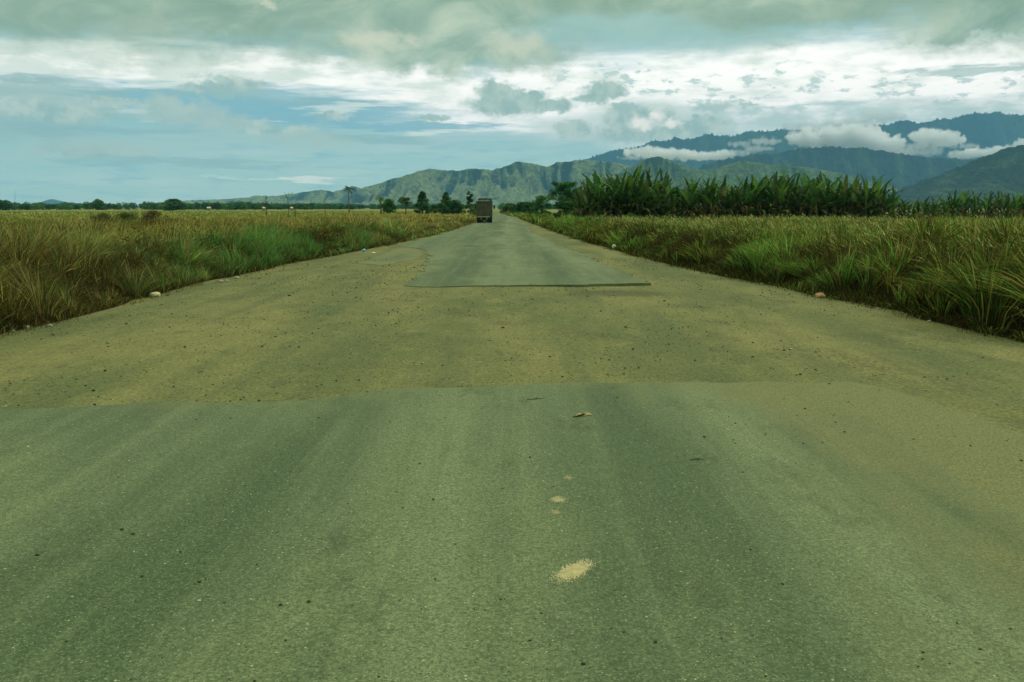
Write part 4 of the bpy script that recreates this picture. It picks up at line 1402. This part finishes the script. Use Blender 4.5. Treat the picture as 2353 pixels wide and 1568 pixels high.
def bare_tree(loc, H, r, nb, label, seed, lean=0.0, name='dead_tree', group='bare trees in the left field', spread=0.3):
    rs = random.Random(seed)
    t_ = empty(name, loc, label, 'dead tree', group)
    bm = bmesh.new()
    top = Vector((lean * H, 0, H))
    add_tube(bm, [(0, 0, -0.1), top * 0.4 + Vector((rs.uniform(-.05, .05), 0, 0)), top * 0.75, top], [r, r * 0.85, r * 0.6, r * 0.25], 6)
    link('trunk', bm_mesh('dead_trunk', bm, True), M_DEADWOOD, t_)
    bm = bmesh.new()
    for k in range(nb):
        f = rs.uniform(0.35, 0.98)
        p = top * f
        a = rs.uniform(0, 6.28)
        d = Vector((math.cos(a), math.sin(a), rs.uniform(0.5, 1.6))).normalized()
        L = H * spread * rs.uniform(0.4, 1.0)
        e = p + d * L
        add_tube(bm, [p, p + d * L * 0.55, e], [r * 0.35, r * 0.25, r * 0.12], 4)
        for j in range(2):
            d2 = (d + Vector((rs.uniform(-.7, .7), rs.uniform(-.7, .7), rs.uniform(-.2, .5)))).normalized()
            add_tube(bm, [p + d * L * 0.5, p + d * L * 0.5 + d2 * L * 0.5], [r * 0.2, r * 0.08], 4)
    if nb:
        link('branches', bm_mesh('dead_branches', bm), M_DEADWOOD, t_)


bare_tree(px(657 * 0 + 618, 200), top_h(452, 200), 0.11, 14, 'bare dead tree with a thick stem standing alone in the left field', 5, spread=0.25)
bare_tree(px(668, 150), top_h(452, 150), 0.05, 16, 'thin leafless shrub right of the bare dead tree', 6, spread=0.4)
bare_tree(px(684, 130), top_h(470, 130), 0.05, 12, 'shorter leafless stem right of the thin leafless shrub', 7, spread=0.35)
bare_tree(px(752, 190), top_h(452, 190), 0.05, 18, 'feathery leafless sapling left of the tall slim palm', 8, spread=0.4)
bare_tree(px(45, 420), top_h(439, 420), 0.09, 0, 'thin leaning bare stem against the sky at the far left', 9, lean=0.12, spread=0.1)

# pale roofs at the edge of the woodland
M_ROOF = simple_mat('pale_roofing', lin(180, 180, 146), 0.7, 0.12, 1.0)
M_SHEDWALL = simple_mat('shed_wall', lin(128, 120, 88), 0.9, 0.2, 1.0)
for (u, Y, L, lab) in [(488, 560, 2.4, 'tiny pale roofed shed left of the bare dead tree'), (613, 600, 1.9, 'tiny pale roofed shed seen behind the bare dead tree'), (676, 610, 2.0, 'tiny pale roofed shed behind the thin leafless shrub')]:
    s_ = empty('farm_shed', px(u, Y), lab, 'shed', 'pale roofed sheds before the woodland', 0.1)
    bm = bmesh.new()
    add_box(bm, (0, 0, 0.9), (L * 0.92, 2.4, 1.8))
    link('wall', bm_mesh('shed_wall', bm), M_SHEDWALL, s_)
    bm = bmesh.new()
    prof = [(-1.5, 1.75), (0, 2.55), (1.5, 1.75), (1.5, 1.85), (0, 2.66), (-1.5, 1.85)]
    A = [bm.verts.new((-L / 2, y, z)) for y, z in prof]
    B = [bm.verts.new((L / 2, y, z)) for y, z in prof]
    bm.faces.new(A)
    bm.faces.new(B[::-1])
    for k in range(6):
        bm.faces.new((A[k], B[k], B[(k + 1) % 6], A[(k + 1) % 6]))
    link('roof', bm_mesh('shed_roof', bm), M_ROOF, s_)


# ------------------------------------------------------------------ banana plants
M_BLEAF = leaf_mat('banana_leaf', 0.34, True, var=0.3, gloss=0.015, rough=0.5, nscale=0.7)
M_BDRY = leaf_mat('banana_dry_leaf', 0.2, True, var=0.3, nscale=1.2)
M_BSTEM = simple_mat('banana_stem', lin(104, 108, 60), 0.7, 0.3, 2.0, second=lin(70, 58, 36))


def banana_leaf(rs, a, e0, bend, L, W, start, col, tatter=0.3):
    """one leaf: petiole, folded blade with torn edges"""
    vs, qs, cs = [], [], []
    n = 9
    p = Vector(start)
    mids, dirs = [], []
    for i in range(n + 1):
        f = i / n
        e = e0 - bend * f ** 1.6
        d = Vector((math.cos(a) * math.cos(e), math.sin(a) * math.cos(e), math.sin(e)))
        mids.append(p.copy())
        dirs.append(d)
        p = p + d * (L / n)
    s = Vector((-math.sin(a), math.cos(a), 0))
    off = 0
    for i in range(n):
        f0, f1 = i / n, (i + 1) / n
        w0 = W * (max(0.04, math.sin(math.pi * min(1, max(0, (f0 - 0.12) / 0.88)) ** 0.8) ** 0.6))
        w1 = W * (max(0.04, math.sin(math.pi * min(1, max(0, (f1 - 0.12) / 0.88)) ** 0.8) ** 0.6)) if i < n - 1 else 0.02
        for sg in (-1, 1):
            for h in range(2):                       # two torn strips per step
                g0, g1 = h / 2, (h + 1) / 2
                m0 = mids[i].lerp(mids[i + 1], g0)
                m1 = mids[i].lerp(mids[i + 1], g1)
                wa = (w0 * (1 - g0) + w1 * g0) * 0.5
                wb = (w0 * (1 - g1) + w1 * g1) * 0.5
                nrm = s.cross(dirs[i]).normalized()
                lift = rs.uniform(-0.1, 0.35) * (-1 if nrm.z > 0 else 1)
                k = 1 - tatter * rs.random() * 0.6
                e_a = m0 + s * sg * wa * k + nrm * lift * wa + dirs[i] * wa * 0.35
                e_b = m1 + s * sg * wb * k + nrm * lift * wb + dirs[i] * wb * 0.35 - dirs[i] * tatter * 0.05
                vs += [m0, m1, e_b, e_a]
                qs.append([off, off + 1, off + 2, off + 3])
                cs += [col] * 4
                off += 4
    return vs, qs, cs


B_GREEN = [lin(54, 84, 38), lin(44, 70, 34), lin(64, 98, 42), lin(92, 128, 54), lin(34, 56, 28)]
B_DRY = [lin(104, 88, 50), lin(84, 68, 40), lin(128, 116, 74), lin(70, 56, 34)]


def banana_meshes(seed):
    """unit plant about 6 m tall to the leaf tips"""
    rs = random.Random(seed)
    sh = rs.uniform(2.1, 2.7)
    bm = bmesh.new()
    lx, ly = rs.uniform(-.25, .25), rs.uniform(-.25, .25)
    add_tube(bm, [(0, 0, -0.1), (lx * 0.3, ly * 0.3, sh * 0.5), (lx, ly, sh)], [0.16, 0.13, 0.08], 8)
    stem = bm_mesh('banana_stem', bm, True)
    vs, qs, cs = [], [], []
    nl = rs.randint(15, 19)
    for k in range(nl):
        f = k / (nl - 1)
        a = k * 2.4 + rs.uniform(-.4, .4)
        e0 = 1.45 - 1.25 * f ** 1.1 + rs.uniform(-.2, .12)
        v, q, c = banana_leaf(rs, a, e0, rs.uniform(0.35, 1.2) + 0.7 * f, rs.uniform(2.6, 3.7) * (1 - 0.15 * f), rs.uniform(0.4, 0.66), (lx * (1 - f), ly * (1 - f), sh - 0.15 - 1.5 * f),
                              np.array((B_GREEN + [lin(104, 110, 56)])[rs.choice([0, 0, 1, 1, 2, 2, 3, 4, 5])]) * rs.uniform(0.75, 1.25), rs.uniform(0.4, 0.95))
        qs += [[i + len(vs) for i in qq] for qq in q]
        vs += v
        cs += c
    crown = mesh_np('banana_crown', np.array([v[:] for v in vs]), np.array(qs), col=np.array(cs))
    vs, qs, cs = [], [], []
    for k in range(rs.randint(3, 6)):
        v, q, c = banana_leaf(rs, rs.uniform(0, 6.28), rs.uniform(0.2, 0.9), rs.uniform(2.2, 2.9), rs.uniform(1.6, 2.3), rs.uniform(0.22, 0.4), (lx * 0.8, ly * 0.8, sh - rs.uniform(0.5, 0.9)),
                              np.array(B_DRY[rs.randrange(4)]) * rs.uniform(0.7, 1.2), 0.8)
        qs += [[i + len(vs) for i in qq] for qq in q]
        vs += v
        cs += c
    dry = mesh_np('banana_dry', np.array([v[:] for v in vs]), np.array(qs), col=np.array(cs))
    return stem, crown, dry


BANANA = [banana_meshes(s) for s in range(9)]
for st_, cr_, dr_ in BANANA:
    st_.materials.append(M_BSTEM)
    cr_.materials.append(M_BLEAF)
    dr_.materials.append(M_BDRY)


def banana(loc, scale, rz, var, label, group, tilt=(0, 0)):
    t_ = empty('banana_plant', loc, label, 'banana plant', group, rz)
    t_.scale = (scale, scale, scale)
    t_.rotation_euler = (tilt[0], tilt[1], rz)
    st_, cr_, dr_ = BANANA[var]
    link('stem', st_, None, t_)
    link('crown', cr_, None, t_)
    link('dry_leaves', dr_, None, t_)


GT, GL = 'banana plants in the tall block', 'banana plants in the low block'
rb = random.Random(21)
for r_ in range(4):
    Y = 100 + r_ * 2.6
    n = 33
    for k in range(n):
        u = 1332 + (2034 - 1332) * (k + (0.5 if r_ % 2 else 0)) / (n - 0.5)
        Yk = Y + rb.uniform(-0.7, 0.7)
        top = np.interp(u, [1330, 1360, 1400, 1450, 1500, 1530, 1620, 1720, 1800, 1830, 1900, 1990, 2035], [408, 389, 375, 368, 379, 396, 395, 391, 381, 389, 393, 391, 403])
        H = top_h(top + rb.uniform(-3, 8) + (rb.random() < 0.3) * rb.uniform(6, 20), Yk)
        lab = 'dark green banana plant in the tall block, crowded by its neighbours'
        grp = GT
        if r_ == 0:
            if k == 0:
                lab, grp = 'first banana plant of the tall block beside the dark bush', GT
            elif k == n - 1:
                lab, grp = 'end banana plant of the tall block next to the gap before the low block', GT
        banana(px(u, Yk), H / 5.9, rb.uniform(0, 6.28), rb.randrange(9), lab, grp, (rb.uniform(-.13, .13), rb.uniform(-.13, .13)))
for r_ in range(3):
    n = 17
    for k in range(n):
        u = 2045 + (2420 - 2045) * (k + (0.5 if r_ % 2 else 0)) / (n - 0.5)
        Yk = 108 + r_ * 2.6 + rb.uniform(-0.7, 0.7)
        top = np.interp(u, [2040, 2120, 2170, 2200, 2240, 2300, 2353, 2420], [446, 441, 433, 424, 437, 428, 430, 430])
        H = top_h(top + rb.uniform(-2, 8), Yk)
        lab = 'smaller banana plant in the low block at the right'
        if r_ == 0 and k == 0:
            lab = 'smallest banana plant at the left end of the low block'
        banana(px(u, Yk), H / 5.9, rb.uniform(0, 6.28), rb.randrange(9), lab, GL, (rb.uniform(-.06, .06), rb.uniform(-.06, .06)))


# ------------------------------------------------------------------ truck
M_BOX = simple_mat('truck_box_paint', lin(72, 74, 50), 0.65, 0.22, 1.4)
M_FRAMEP = simple_mat('truck_frame_paint', lin(72, 86, 62), 0.6, 0.25, 2.0)
M_CAB = simple_mat('truck_cab_paint', lin(46, 84, 66), 0.5, 0.2, 2.0, spec=0.5)
M_PALE = simple_mat('pale_rail', lin(186, 186, 152), 0.6, 0.25, 3.0)
M_BLACK = simple_mat('dark_underframe', lin(30, 38, 28), 0.8, 0.3, 4.0)
M_RUBBER = simple_mat('tyre_rubber', lin(26, 30, 26), 0.9, 0.3, 6.0)
M_RIM = simple_mat('wheel_rim', lin(92, 94, 80), 0.5, 0.3, 6.0, metal=0.4)
M_RED = simple_mat('tail_lamp_red', lin(72, 30, 22), 0.35, 0.2, 6.0, spec=0.5)
M_PLATE = simple_mat('number_plate', lin(186, 184, 112), 0.5, 0.1, 8.0)
M_GLASS = simple_mat('cab_glass', lin(40, 56, 56), 0.1, 0.1, 1.0, spec=0.8)


def part(name, mat, parent, boxes, bevel=0.02):
    bm = bmesh.new()
    for c, s in boxes:
        add_box(bm, c, s, min(bevel, min(s) * 0.3))
    return link(name, bm_mesh(name, bm), mat, parent)


def truck():
    g = ground(1113, 513)
    t_ = empty('cargo_truck', (g.x, g.y, 0.026), 'brown box cargo truck with a green cab driving away down the road', 'truck', rz=R(1.0))
    W, Lb, z0, z1 = 2.12, 6.2, 0.82, 2.86
    body = part('cargo_box', M_BOX, t_, [((0, Lb / 2, (z0 + z1) / 2), (W - 0.1, Lb, z1 - z0))], 0.03)
    part('corner_post', M_FRAMEP, body, [((-W / 2 + 0.04, 0.0, (z0 + z1) / 2), (0.12, 0.14, z1 - z0 + 0.02))])
    part('corner_post', M_FRAMEP, body, [((W / 2 - 0.04, 0.0, (z0 + z1) / 2), (0.12, 0.14, z1 - z0 + 0.02))])
    for k in range(5):
        for sx in (-1, 1):
            part('side_rib', M_FRAMEP, body, [((sx * (W / 2 - 0.03), 0.9 + 1.15 * k, (z0 + z1) / 2), (0.06, 0.08, z1 - z0 - 0.05))])
    part('door_seam', M_BLACK, body, [((0, -0.012, (z0 + z1) / 2), (0.03, 0.03, z1 - z0 - 0.14)), ((0, -0.012, z1 - 0.2), (W - 0.3, 0.03, 0.03))], 0.004)
    part('door_sign', M_FRAMEP, body, [((-0.05, -0.02, 2.3), (0.5, 0.03, 0.14))], 0.005)
    part('top_rail', M_PALE, t_, [((-0.1, 0.05, z1 + 0.035), (1.7, 0.14, 0.06)), ((-0.32, 0.05, z1 + 0.1), (0.12, 0.12, 0.1)), ((0.42, 0.05, z1 + 0.1), (0.16, 0.12, 0.1))])
    # cab and its tall fairing, seen over the box
    cab = part('cab', M_CAB, t_, [((0, Lb + 1.0, 1.75), (2.05, 1.75, 2.1))], 0.14)
    part('roof_fairing', M_CAB, cab, [((0.0, Lb + 0.35, 3.02), (1.94, 0.7, 0.56))], 0.1)
    part('windscreen', M_GLASS, cab, [((0, Lb + 1.885, 2.15), (1.8, 0.04, 0.8))], 0.02)
    part('side_window', M_GLASS, cab, [((1.03, Lb + 1.2, 2.2), (0.03, 0.8, 0.6))], 0.01)
    part('side_window', M_GLASS, cab, [((-1.03, Lb + 1.2, 2.2), (0.03, 0.8, 0.6))], 0.01)
    part('headlight', M_PALE, cab, [((0.7, Lb + 1.89, 1.05), (0.34, 0.05, 0.2))])
    part('headlight', M_PALE, cab, [((-0.7, Lb + 1.89, 1.05), (0.34, 0.05, 0.2))])
    for sx in (-1, 1):
        mr = part('mirror', M_BLACK, t_, [((sx * 1.3, Lb + 1.55, 2.1), (0.24, 0.1, 0.5))], 0.03)
        part('mirror_arm', M_BLACK, mr, [((sx * 1.1, Lb + 1.55, 2.2), (0.3, 0.04, 0.05))], 0.005)
    part('chassis', M_BLACK, t_, [((0, 3.9, 0.66), (0.92, 7.6, 0.24))])
    part('rear_sill', M_PALE, t_, [((-0.12, -0.04, z0 - 0.03), (1.72, 0.1, 0.07))])
    part('rear_frame', M_BLACK, t_, [((0, 0.06, 0.62), (1.9, 0.1, 0.3))], 0.02)
    part('bumper', M_FRAMEP, t_, [((0, 0.2, 0.39), (1.5, 0.09, 0.08))])
    for bx_ in (-0.42, 0.34):
        part('bumper_bracket', M_PALE, t_, [((bx_, 0.0, 0.6), (0.06, 0.08, 0.34))], 0.01)
    for sx in (-1, 1):
        part('tail_light', M_RED, t_, [((sx * 0.78, -0.02, 0.62), (0.22, 0.07, 0.12))])
        part('mud_flap', M_RUBBER, t_, [((sx * 0.74, 0.25, 0.36), (0.56, 0.03, 0.5))], 0.005)
    part('underrun_panel', M_BLACK, t_, [((0, 0.35, 0.42), (1.9, 0.04, 0.62))], 0.005)
    part('number_plate', M_PLATE, t_, [((0.02, 0.3, 0.3), (0.4, 0.03, 0.14))], 0.006)
    for y in (1.3, 2.35, Lb + 1.0):
        for sx in (-1, 1):
            bm = bmesh.new()
            wd = 0.5 if y < 5 else 0.28
            add_disc_x(bm, (sx * (1.0 - wd / 2), y, 0.46), 0.46, wd, 24)
            wh = link('wheel', bm_mesh('truck_tyre', bm), M_RUBBER, t_)
            bm = bmesh.new()
            add_disc_x(bm, (sx * 1.0, y, 0.46), 0.25, 0.05, 16)
            link('rim', bm_mesh('truck_rim', bm), M_RIM, wh)
    return t_


truck()


# ------------------------------------------------------------------ loose things on and beside the road
def rock_mesh(name, seed, sub=3, amp=0.35, flat=0.7):
    v, f = ico(sub)
    d = 1 + amp * n3(v, 1.6, seed) * 2 + 0.12 * n3(v, 5, seed + 3)
    v = v * d[:, None] * np.array([1, 0.85, flat])
    return mesh_np(name, v, tris=f, smooth=False)


M_ROCKP = simple_mat('pale_rock', lin(196, 190, 140), 0.9, 0.18, 6.0)
M_ROCKK = simple_mat('pinkish_rock', lin(178, 142, 98), 0.9, 0.18, 6.0)
M_STONE = simple_mat('dark_stone', lin(50, 56, 38), 0.9, 0.35, 30.0)
M_GREYST = simple_mat('grey_stone', lin(150, 152, 118), 0.9, 0.25, 20.0)
M_BAG = simple_mat('blue_plastic', lin(110, 190, 196), 0.35, 0.3, 9.0, spec=0.5)
M_LITTER = simple_mat('white_litter', lin(216, 216, 186), 0.6, 0.2, 9.0)
M_STRAW = simple_mat('dry_leaf', lin(142, 134, 80), 0.8, 0.3, 20.0)
M_TWIG = simple_mat('dark_twig', lin(46, 44, 24), 0.9, 0.3, 20.0)
M_PALE_GRAIN = simple_mat('pale_grain', lin(206, 200, 150), 0.95, 0.12, 20.0)


def rock(name, u, v, size, mat, label, seed, group=None, flat=0.7, cat='rock', z=0.01, rz=0.0):
    g = ground(u, v)
    o = link(name, rock_mesh(name, seed, flat=flat), mat)
    o.location = (g.x, g.y, z + size * flat * 0.55)
    o.scale = (size, size, size)
    o.rotation_euler = (0, 0, rz)
    return tag(o, label, cat, group)


rock('rock', 357, 684, 0.13, M_ROCKP, 'pale cream rock at the foot of the left grass', 1, flat=0.6)
rock('rock', 1885, 686, 0.11, M_ROCKK, 'pinkish rock at the foot of the right grass', 2, flat=0.7)
for k, (u, v, s, lab) in enumerate([(30, 766, 0.07, 'small grey stone nearest the left edge below the grass'), (62, 757, 0.09, 'grey stone second from the left edge below the grass'), (115, 752, 0.07, 'flat grey stone on the gravel third from the left edge'),
                                   (508, 650, 0.11, 'left of three whitish stones by the left grass'), (522, 649, 0.1, 'middle of three whitish stones by the left grass'), (545, 642, 0.12, 'right of three whitish stones by the left grass'),
                                   (2135, 742, 0.06, 'small stone in the shade of the right grass'), (1750, 655, 0.07, 'small pale stone left of the pinkish rock')]):
    rock('stone', u, v, s * 0.6, M_GREYST, lab, 10 + k, 'pale stones along the grass edges', cat='stone')
# dark loose stones on the tarmac
for k, (u, v, px_, z) in enumerate([(1618, 1018, 4.5, 0.05), (1218, 1066, 4, 0.05), (281, 1236, 6, 0.05), (88, 1296, 6, 0.05), (646, 1413, 6, 0.05), (1000, 1352, 4, 0.05), (1797, 1364, 5, 0.05), (1724, 1283, 4, 0.05), (1505, 1500, 6, 0.05), (1340, 1552, 7, 0.05),
                                    (1707, 1101, 3.5, 0.05), (1846, 1033, 3, 0.05), (1940, 1006, 3.5, 0.05), (1905, 893, 3.5, 0.05), (218, 942, 5, 0.05), (1047, 1270, 3.5, 0.05), (2125, 870, 4.5, 0.01), (1400, 830, 4, 0.01), (665, 682, 5, 0.01), (1730, 790, 3, 0.01)]):
    g = ground(u, v)
    s = 0.8 * px_ / FPX * g.y
    rock('stone', u, v, s, M_STONE, 'small dark stone lying loose on the near asphalt' if z > 0.03 else 'small dark stone lying loose on the gravel', 40 + k, 'dark stones loose on the asphalt' if z > 0.03 else 'dark stones loose on the gravel', flat=0.55, cat='stone', z=z, rz=k)


def crumpled(name, u, v, sx, sy, sz, mat, label, seed, cat, z=0.012):
    v_, f = ico(3)
    d = 1 + 0.7 * n3(v_, 2.4, seed) * 2 + 0.35 * n3(v_, 6, seed + 1)
    v_ = v_ * d[:, None] * np.array([sx, sy, sz])
    v_[:, 2] -= v_[:, 2].min()
    o = link(name, mesh_np(name, v_, tris=f), mat)
    g = ground(u, v)
    o.location = (g.x, g.y, z)
    return tag(o, label, cat)


crumpled('plastic_bag', 836, 580, 0.09, 0.07, 0.06, M_BAG, 'crumpled pale blue plastic bag at the left road edge', 3, 'plastic bag')
crumpled('litter', 1411, 574, 0.08, 0.05, 0.11, M_LITTER, 'white scrap of litter standing at the right road edge', 4, 'litter')
crumpled('litter', 858, 584, 0.09, 0.07, 0.03, M_LITTER, 'flat pale scrap of litter just right of the blue bag', 5, 'litter')


def dry_leaf():
    g = ground(1337, 969)
    t_ = empty('dead_leaf', (g.x, g.y, 0.052), 'withered straw coloured leaf with a dark stalk lying on the near asphalt', 'leaf', rz=0.25)
    t_.scale = (0.8, 0.8, 0.8)
    bm = bmesh.new()
    rs = random.Random(4)
    for side, x0 in ((-1, -0.07), (1, 0.03)):
        pts = []
        for k in range(6):
            f = k / 5
            pts.append((x0 + side * 0.0 + f * 0.1, 0.03 * math.sin(math.pi * f), 0.012 + 0.018 * math.sin(math.pi * f) + rs.uniform(0, .006)))
        for (a, b) in zip(pts, pts[1:]):
            wa = 0.022
            q = [(a[0], a[1] - wa, a[2] * 0.4), (b[0], b[1] - wa, b[2] * 0.4), (b[0], b[1] + wa, b[2]), (a[0], a[1] + wa, a[2])]
            bm.faces.new([bm.verts.new(p) for p in q])
    link('blade', bm_mesh('dead_leaf_blade', bm), M_STRAW, t_)
    bm = bmesh.new()
    add_tube(bm, [(-0.13, -0.05, 0.008), (-0.05, -0.03, 0.016), (0.02, 0.0, 0.022), (0.07, 0.03, 0.012)], [0.005, 0.009, 0.009, 0.004], 6)
    add_tube(bm, [(-0.02, -0.03, 0.012), (0.02, 0.03, 0.03)], [0.006, 0.003], 5)
    link('stalk', bm_mesh('dead_leaf_stalk', bm), M_TWIG, t_)


dry_leaf()


def twig(u, v, L, rz, label, z, seed):
    g = ground(u, v)
    rs = random.Random(seed)
    bm = bmesh.new()
    add_tube(bm, [(-L / 2, 0, 0.005), (-L * 0.1, rs.uniform(-.02, .02), 0.008), (L / 2, rs.uniform(-.02, .02), 0.005)], [0.003, 0.004, 0.002], 5)
    add_tube(bm, [(0, 0, 0.008), (L * 0.2, 0.04, 0.01)], [0.004, 0.002], 5)
    o = link('twig', bm_mesh('twig', bm), M_TWIG)
    o.location = (g.x, g.y, z)
    o.rotation_euler = (0, 0, rz)
    tag(o, label, 'twig')


twig(1231, 929, 0.2, 0.3, 'thin twig on the asphalt left of the withered leaf', 0.051, 1)
twig(1602, 1073, 0.12, 0.05, 'short dark twig on the asphalt near the small dark stone', 0.051, 2)


def pale_patch(u, v, ru, rv, n, label, seed, skew=0.0):
    """pale spot on the tarmac: a sheet of grains that thins out to nothing"""
    rs = np.random.default_rng(seed)
    c = ground(u, v, 0.05)
    a = ground(u + ru, v, 0.05)
    b = ground(u, v - rv, 0.05)
    rx, ry = abs(a.x - c.x), abs(b.y - c.y)
    p = rs.normal(0, 0.42, (n, 2))
    ang = np.arctan2(p[:, 1], p[:, 0])
    rad = np.hypot(p[:, 0], p[:, 1])
    lim = 0.8 + 0.5 * (fbm(np.cos(ang) * 1.7 + 5, np.sin(ang) * 1.7, 3, seed) - 0.5) * 2
    keep = rad < lim * rs.uniform(0.3, 1.25, n)
    p = p[keep]
    N = len(p)
    x = p[:, 0] * rx + skew * p[:, 1] * ry
    y = p[:, 1] * ry
    s = rx * rs.uniform(0.012, 0.035, N)
    th = rs.uniform(0, 6.28, N)
    V = np.empty((N, 5, 3))
    for k in range(4):
        V[:, k, 0] = x + s * np.cos(th + k * 1.57) * rs.uniform(0.6, 1.3, N)
        V[:, k, 1] = y + s * 1.6 * np.sin(th + k * 1.57) * rs.uniform(0.6, 1.3, N)
        V[:, k, 2] = 0.0015 + 0.001 * rs.uniform(0, 1, N)
    V[:, 4] = np.stack([x, y, 0.004 + 0.004 * rs.uniform(0, 1, N)], 1)
    i = np.arange(N)[:, None] * 5
    tr = np.concatenate([i + [k, (k + 1) % 4, 4] for k in range(4)], 0)
    o = link('pale_patch', mesh_np('pale_patch', V.reshape(-1, 3), tris=tr), M_PALE_GRAIN)
    o.location = (c.x, c.y, 0.05)
    tag(o, label, 'sand', 'pale spots on the near asphalt')


pale_patch(1318, 1312, 46, 30, 5200, 'largest pale spot on the asphalt, nearest the camera', 1, 0.5)
pale_patch(1281, 1149, 24, 9, 1500, 'cream spot on the asphalt, second largest', 2)
pale_patch(1276, 1178, 15, 7, 800, 'small bright spot just below the second largest one', 3)
pale_patch(1305, 1098, 16, 9, 420, 'faintest pale spot, farthest up the asphalt', 4)


def gravel():
    """loose chippings strewn over the road, too many to count"""
    rs = np.random.default_rng(5)
    v, f = ico(1)
    N = 30000
    y = 3.2 + 32 * rs.uniform(0, 1, N) ** 1.3
    x = rs.uniform(-1, 1, N) * np.minimum(8.2, 0.66 * y + 1)
    yb = np.interp(x, [p[0] for p in sorted([ground(u, v_)[:2] for u, v_ in near_pts[2:27]])], [p[1] for p in sorted([ground(u, v_)[:2] for u, v_ in near_pts[2:27]])])
    on_tar = y < yb
    keep = (rs.uniform(0, 1, N) < np.where(on_tar, 0.12, 0.95)) & (fbm(x * 0.8, y * 0.4, 3, 8) > np.where(on_tar, 0.4, 0.42)) & (x > xl(y)) & (x < xr(y))
    x, y, on_tar = x[keep], y[keep], on_tar[keep]
    N = len(x)
    s = np.exp(rs.normal(-5.55, 0.5, N)).clip(0.0015, 0.02) * (0.8 + y / 22)
    col = np.where((rs.uniform(0, 1, N) < 0.78)[:, None], np.array(lin(72, 78, 50)), np.array(lin(158, 160, 114))) * rs.uniform(0.6, 1.4, N)[:, None]
    sc = rs.uniform(0.6, 1.3, (N, 1, 3)) * s[:, None, None] * np.array([1, 1, 0.6])
    V = v[None] * sc
    V[:, :, 0] += x[:, None]
    V[:, :, 1] += y[:, None]
    V[:, :, 2] += (np.where(on_tar, 0.05, 0.014) + s * 0.3)[:, None]
    F = f[None] + (np.arange(N) * len(v))[:, None, None]
    m = leaf_mat('chippings', 0.0, True, var=0.2, nscale=8)
    o = link('gravel', mesh_np('gravel', V.reshape(-1, 3), tris=F.reshape(-1, 3), col=np.repeat(col, len(v), 0)), m)
    tag(o, 'loose chippings strewn over the road', 'gravel', kind='stuff')


gravel()


# ------------------------------------------------------------------ the air
def haze():
    bm = bmesh.new()
    add_box(bm, (0, 7000, 812), (28000, 19960, 1630))
    m, w, out = new_mat('air')
    v = w.n('ShaderNodeVolumePrincipled')
    v.inputs['Color'].default_value = (0.25, 0.63, 0.98, 1)
    v.inputs['Density'].default_value = 4.6e-5
    w.t.links.new(v.outputs[0], out.inputs['Volume'])
    o = link('haze', bm_mesh('haze', bm), m)
    tag(o, 'thin blue haze over the plain', 'haze', kind='stuff')


haze()
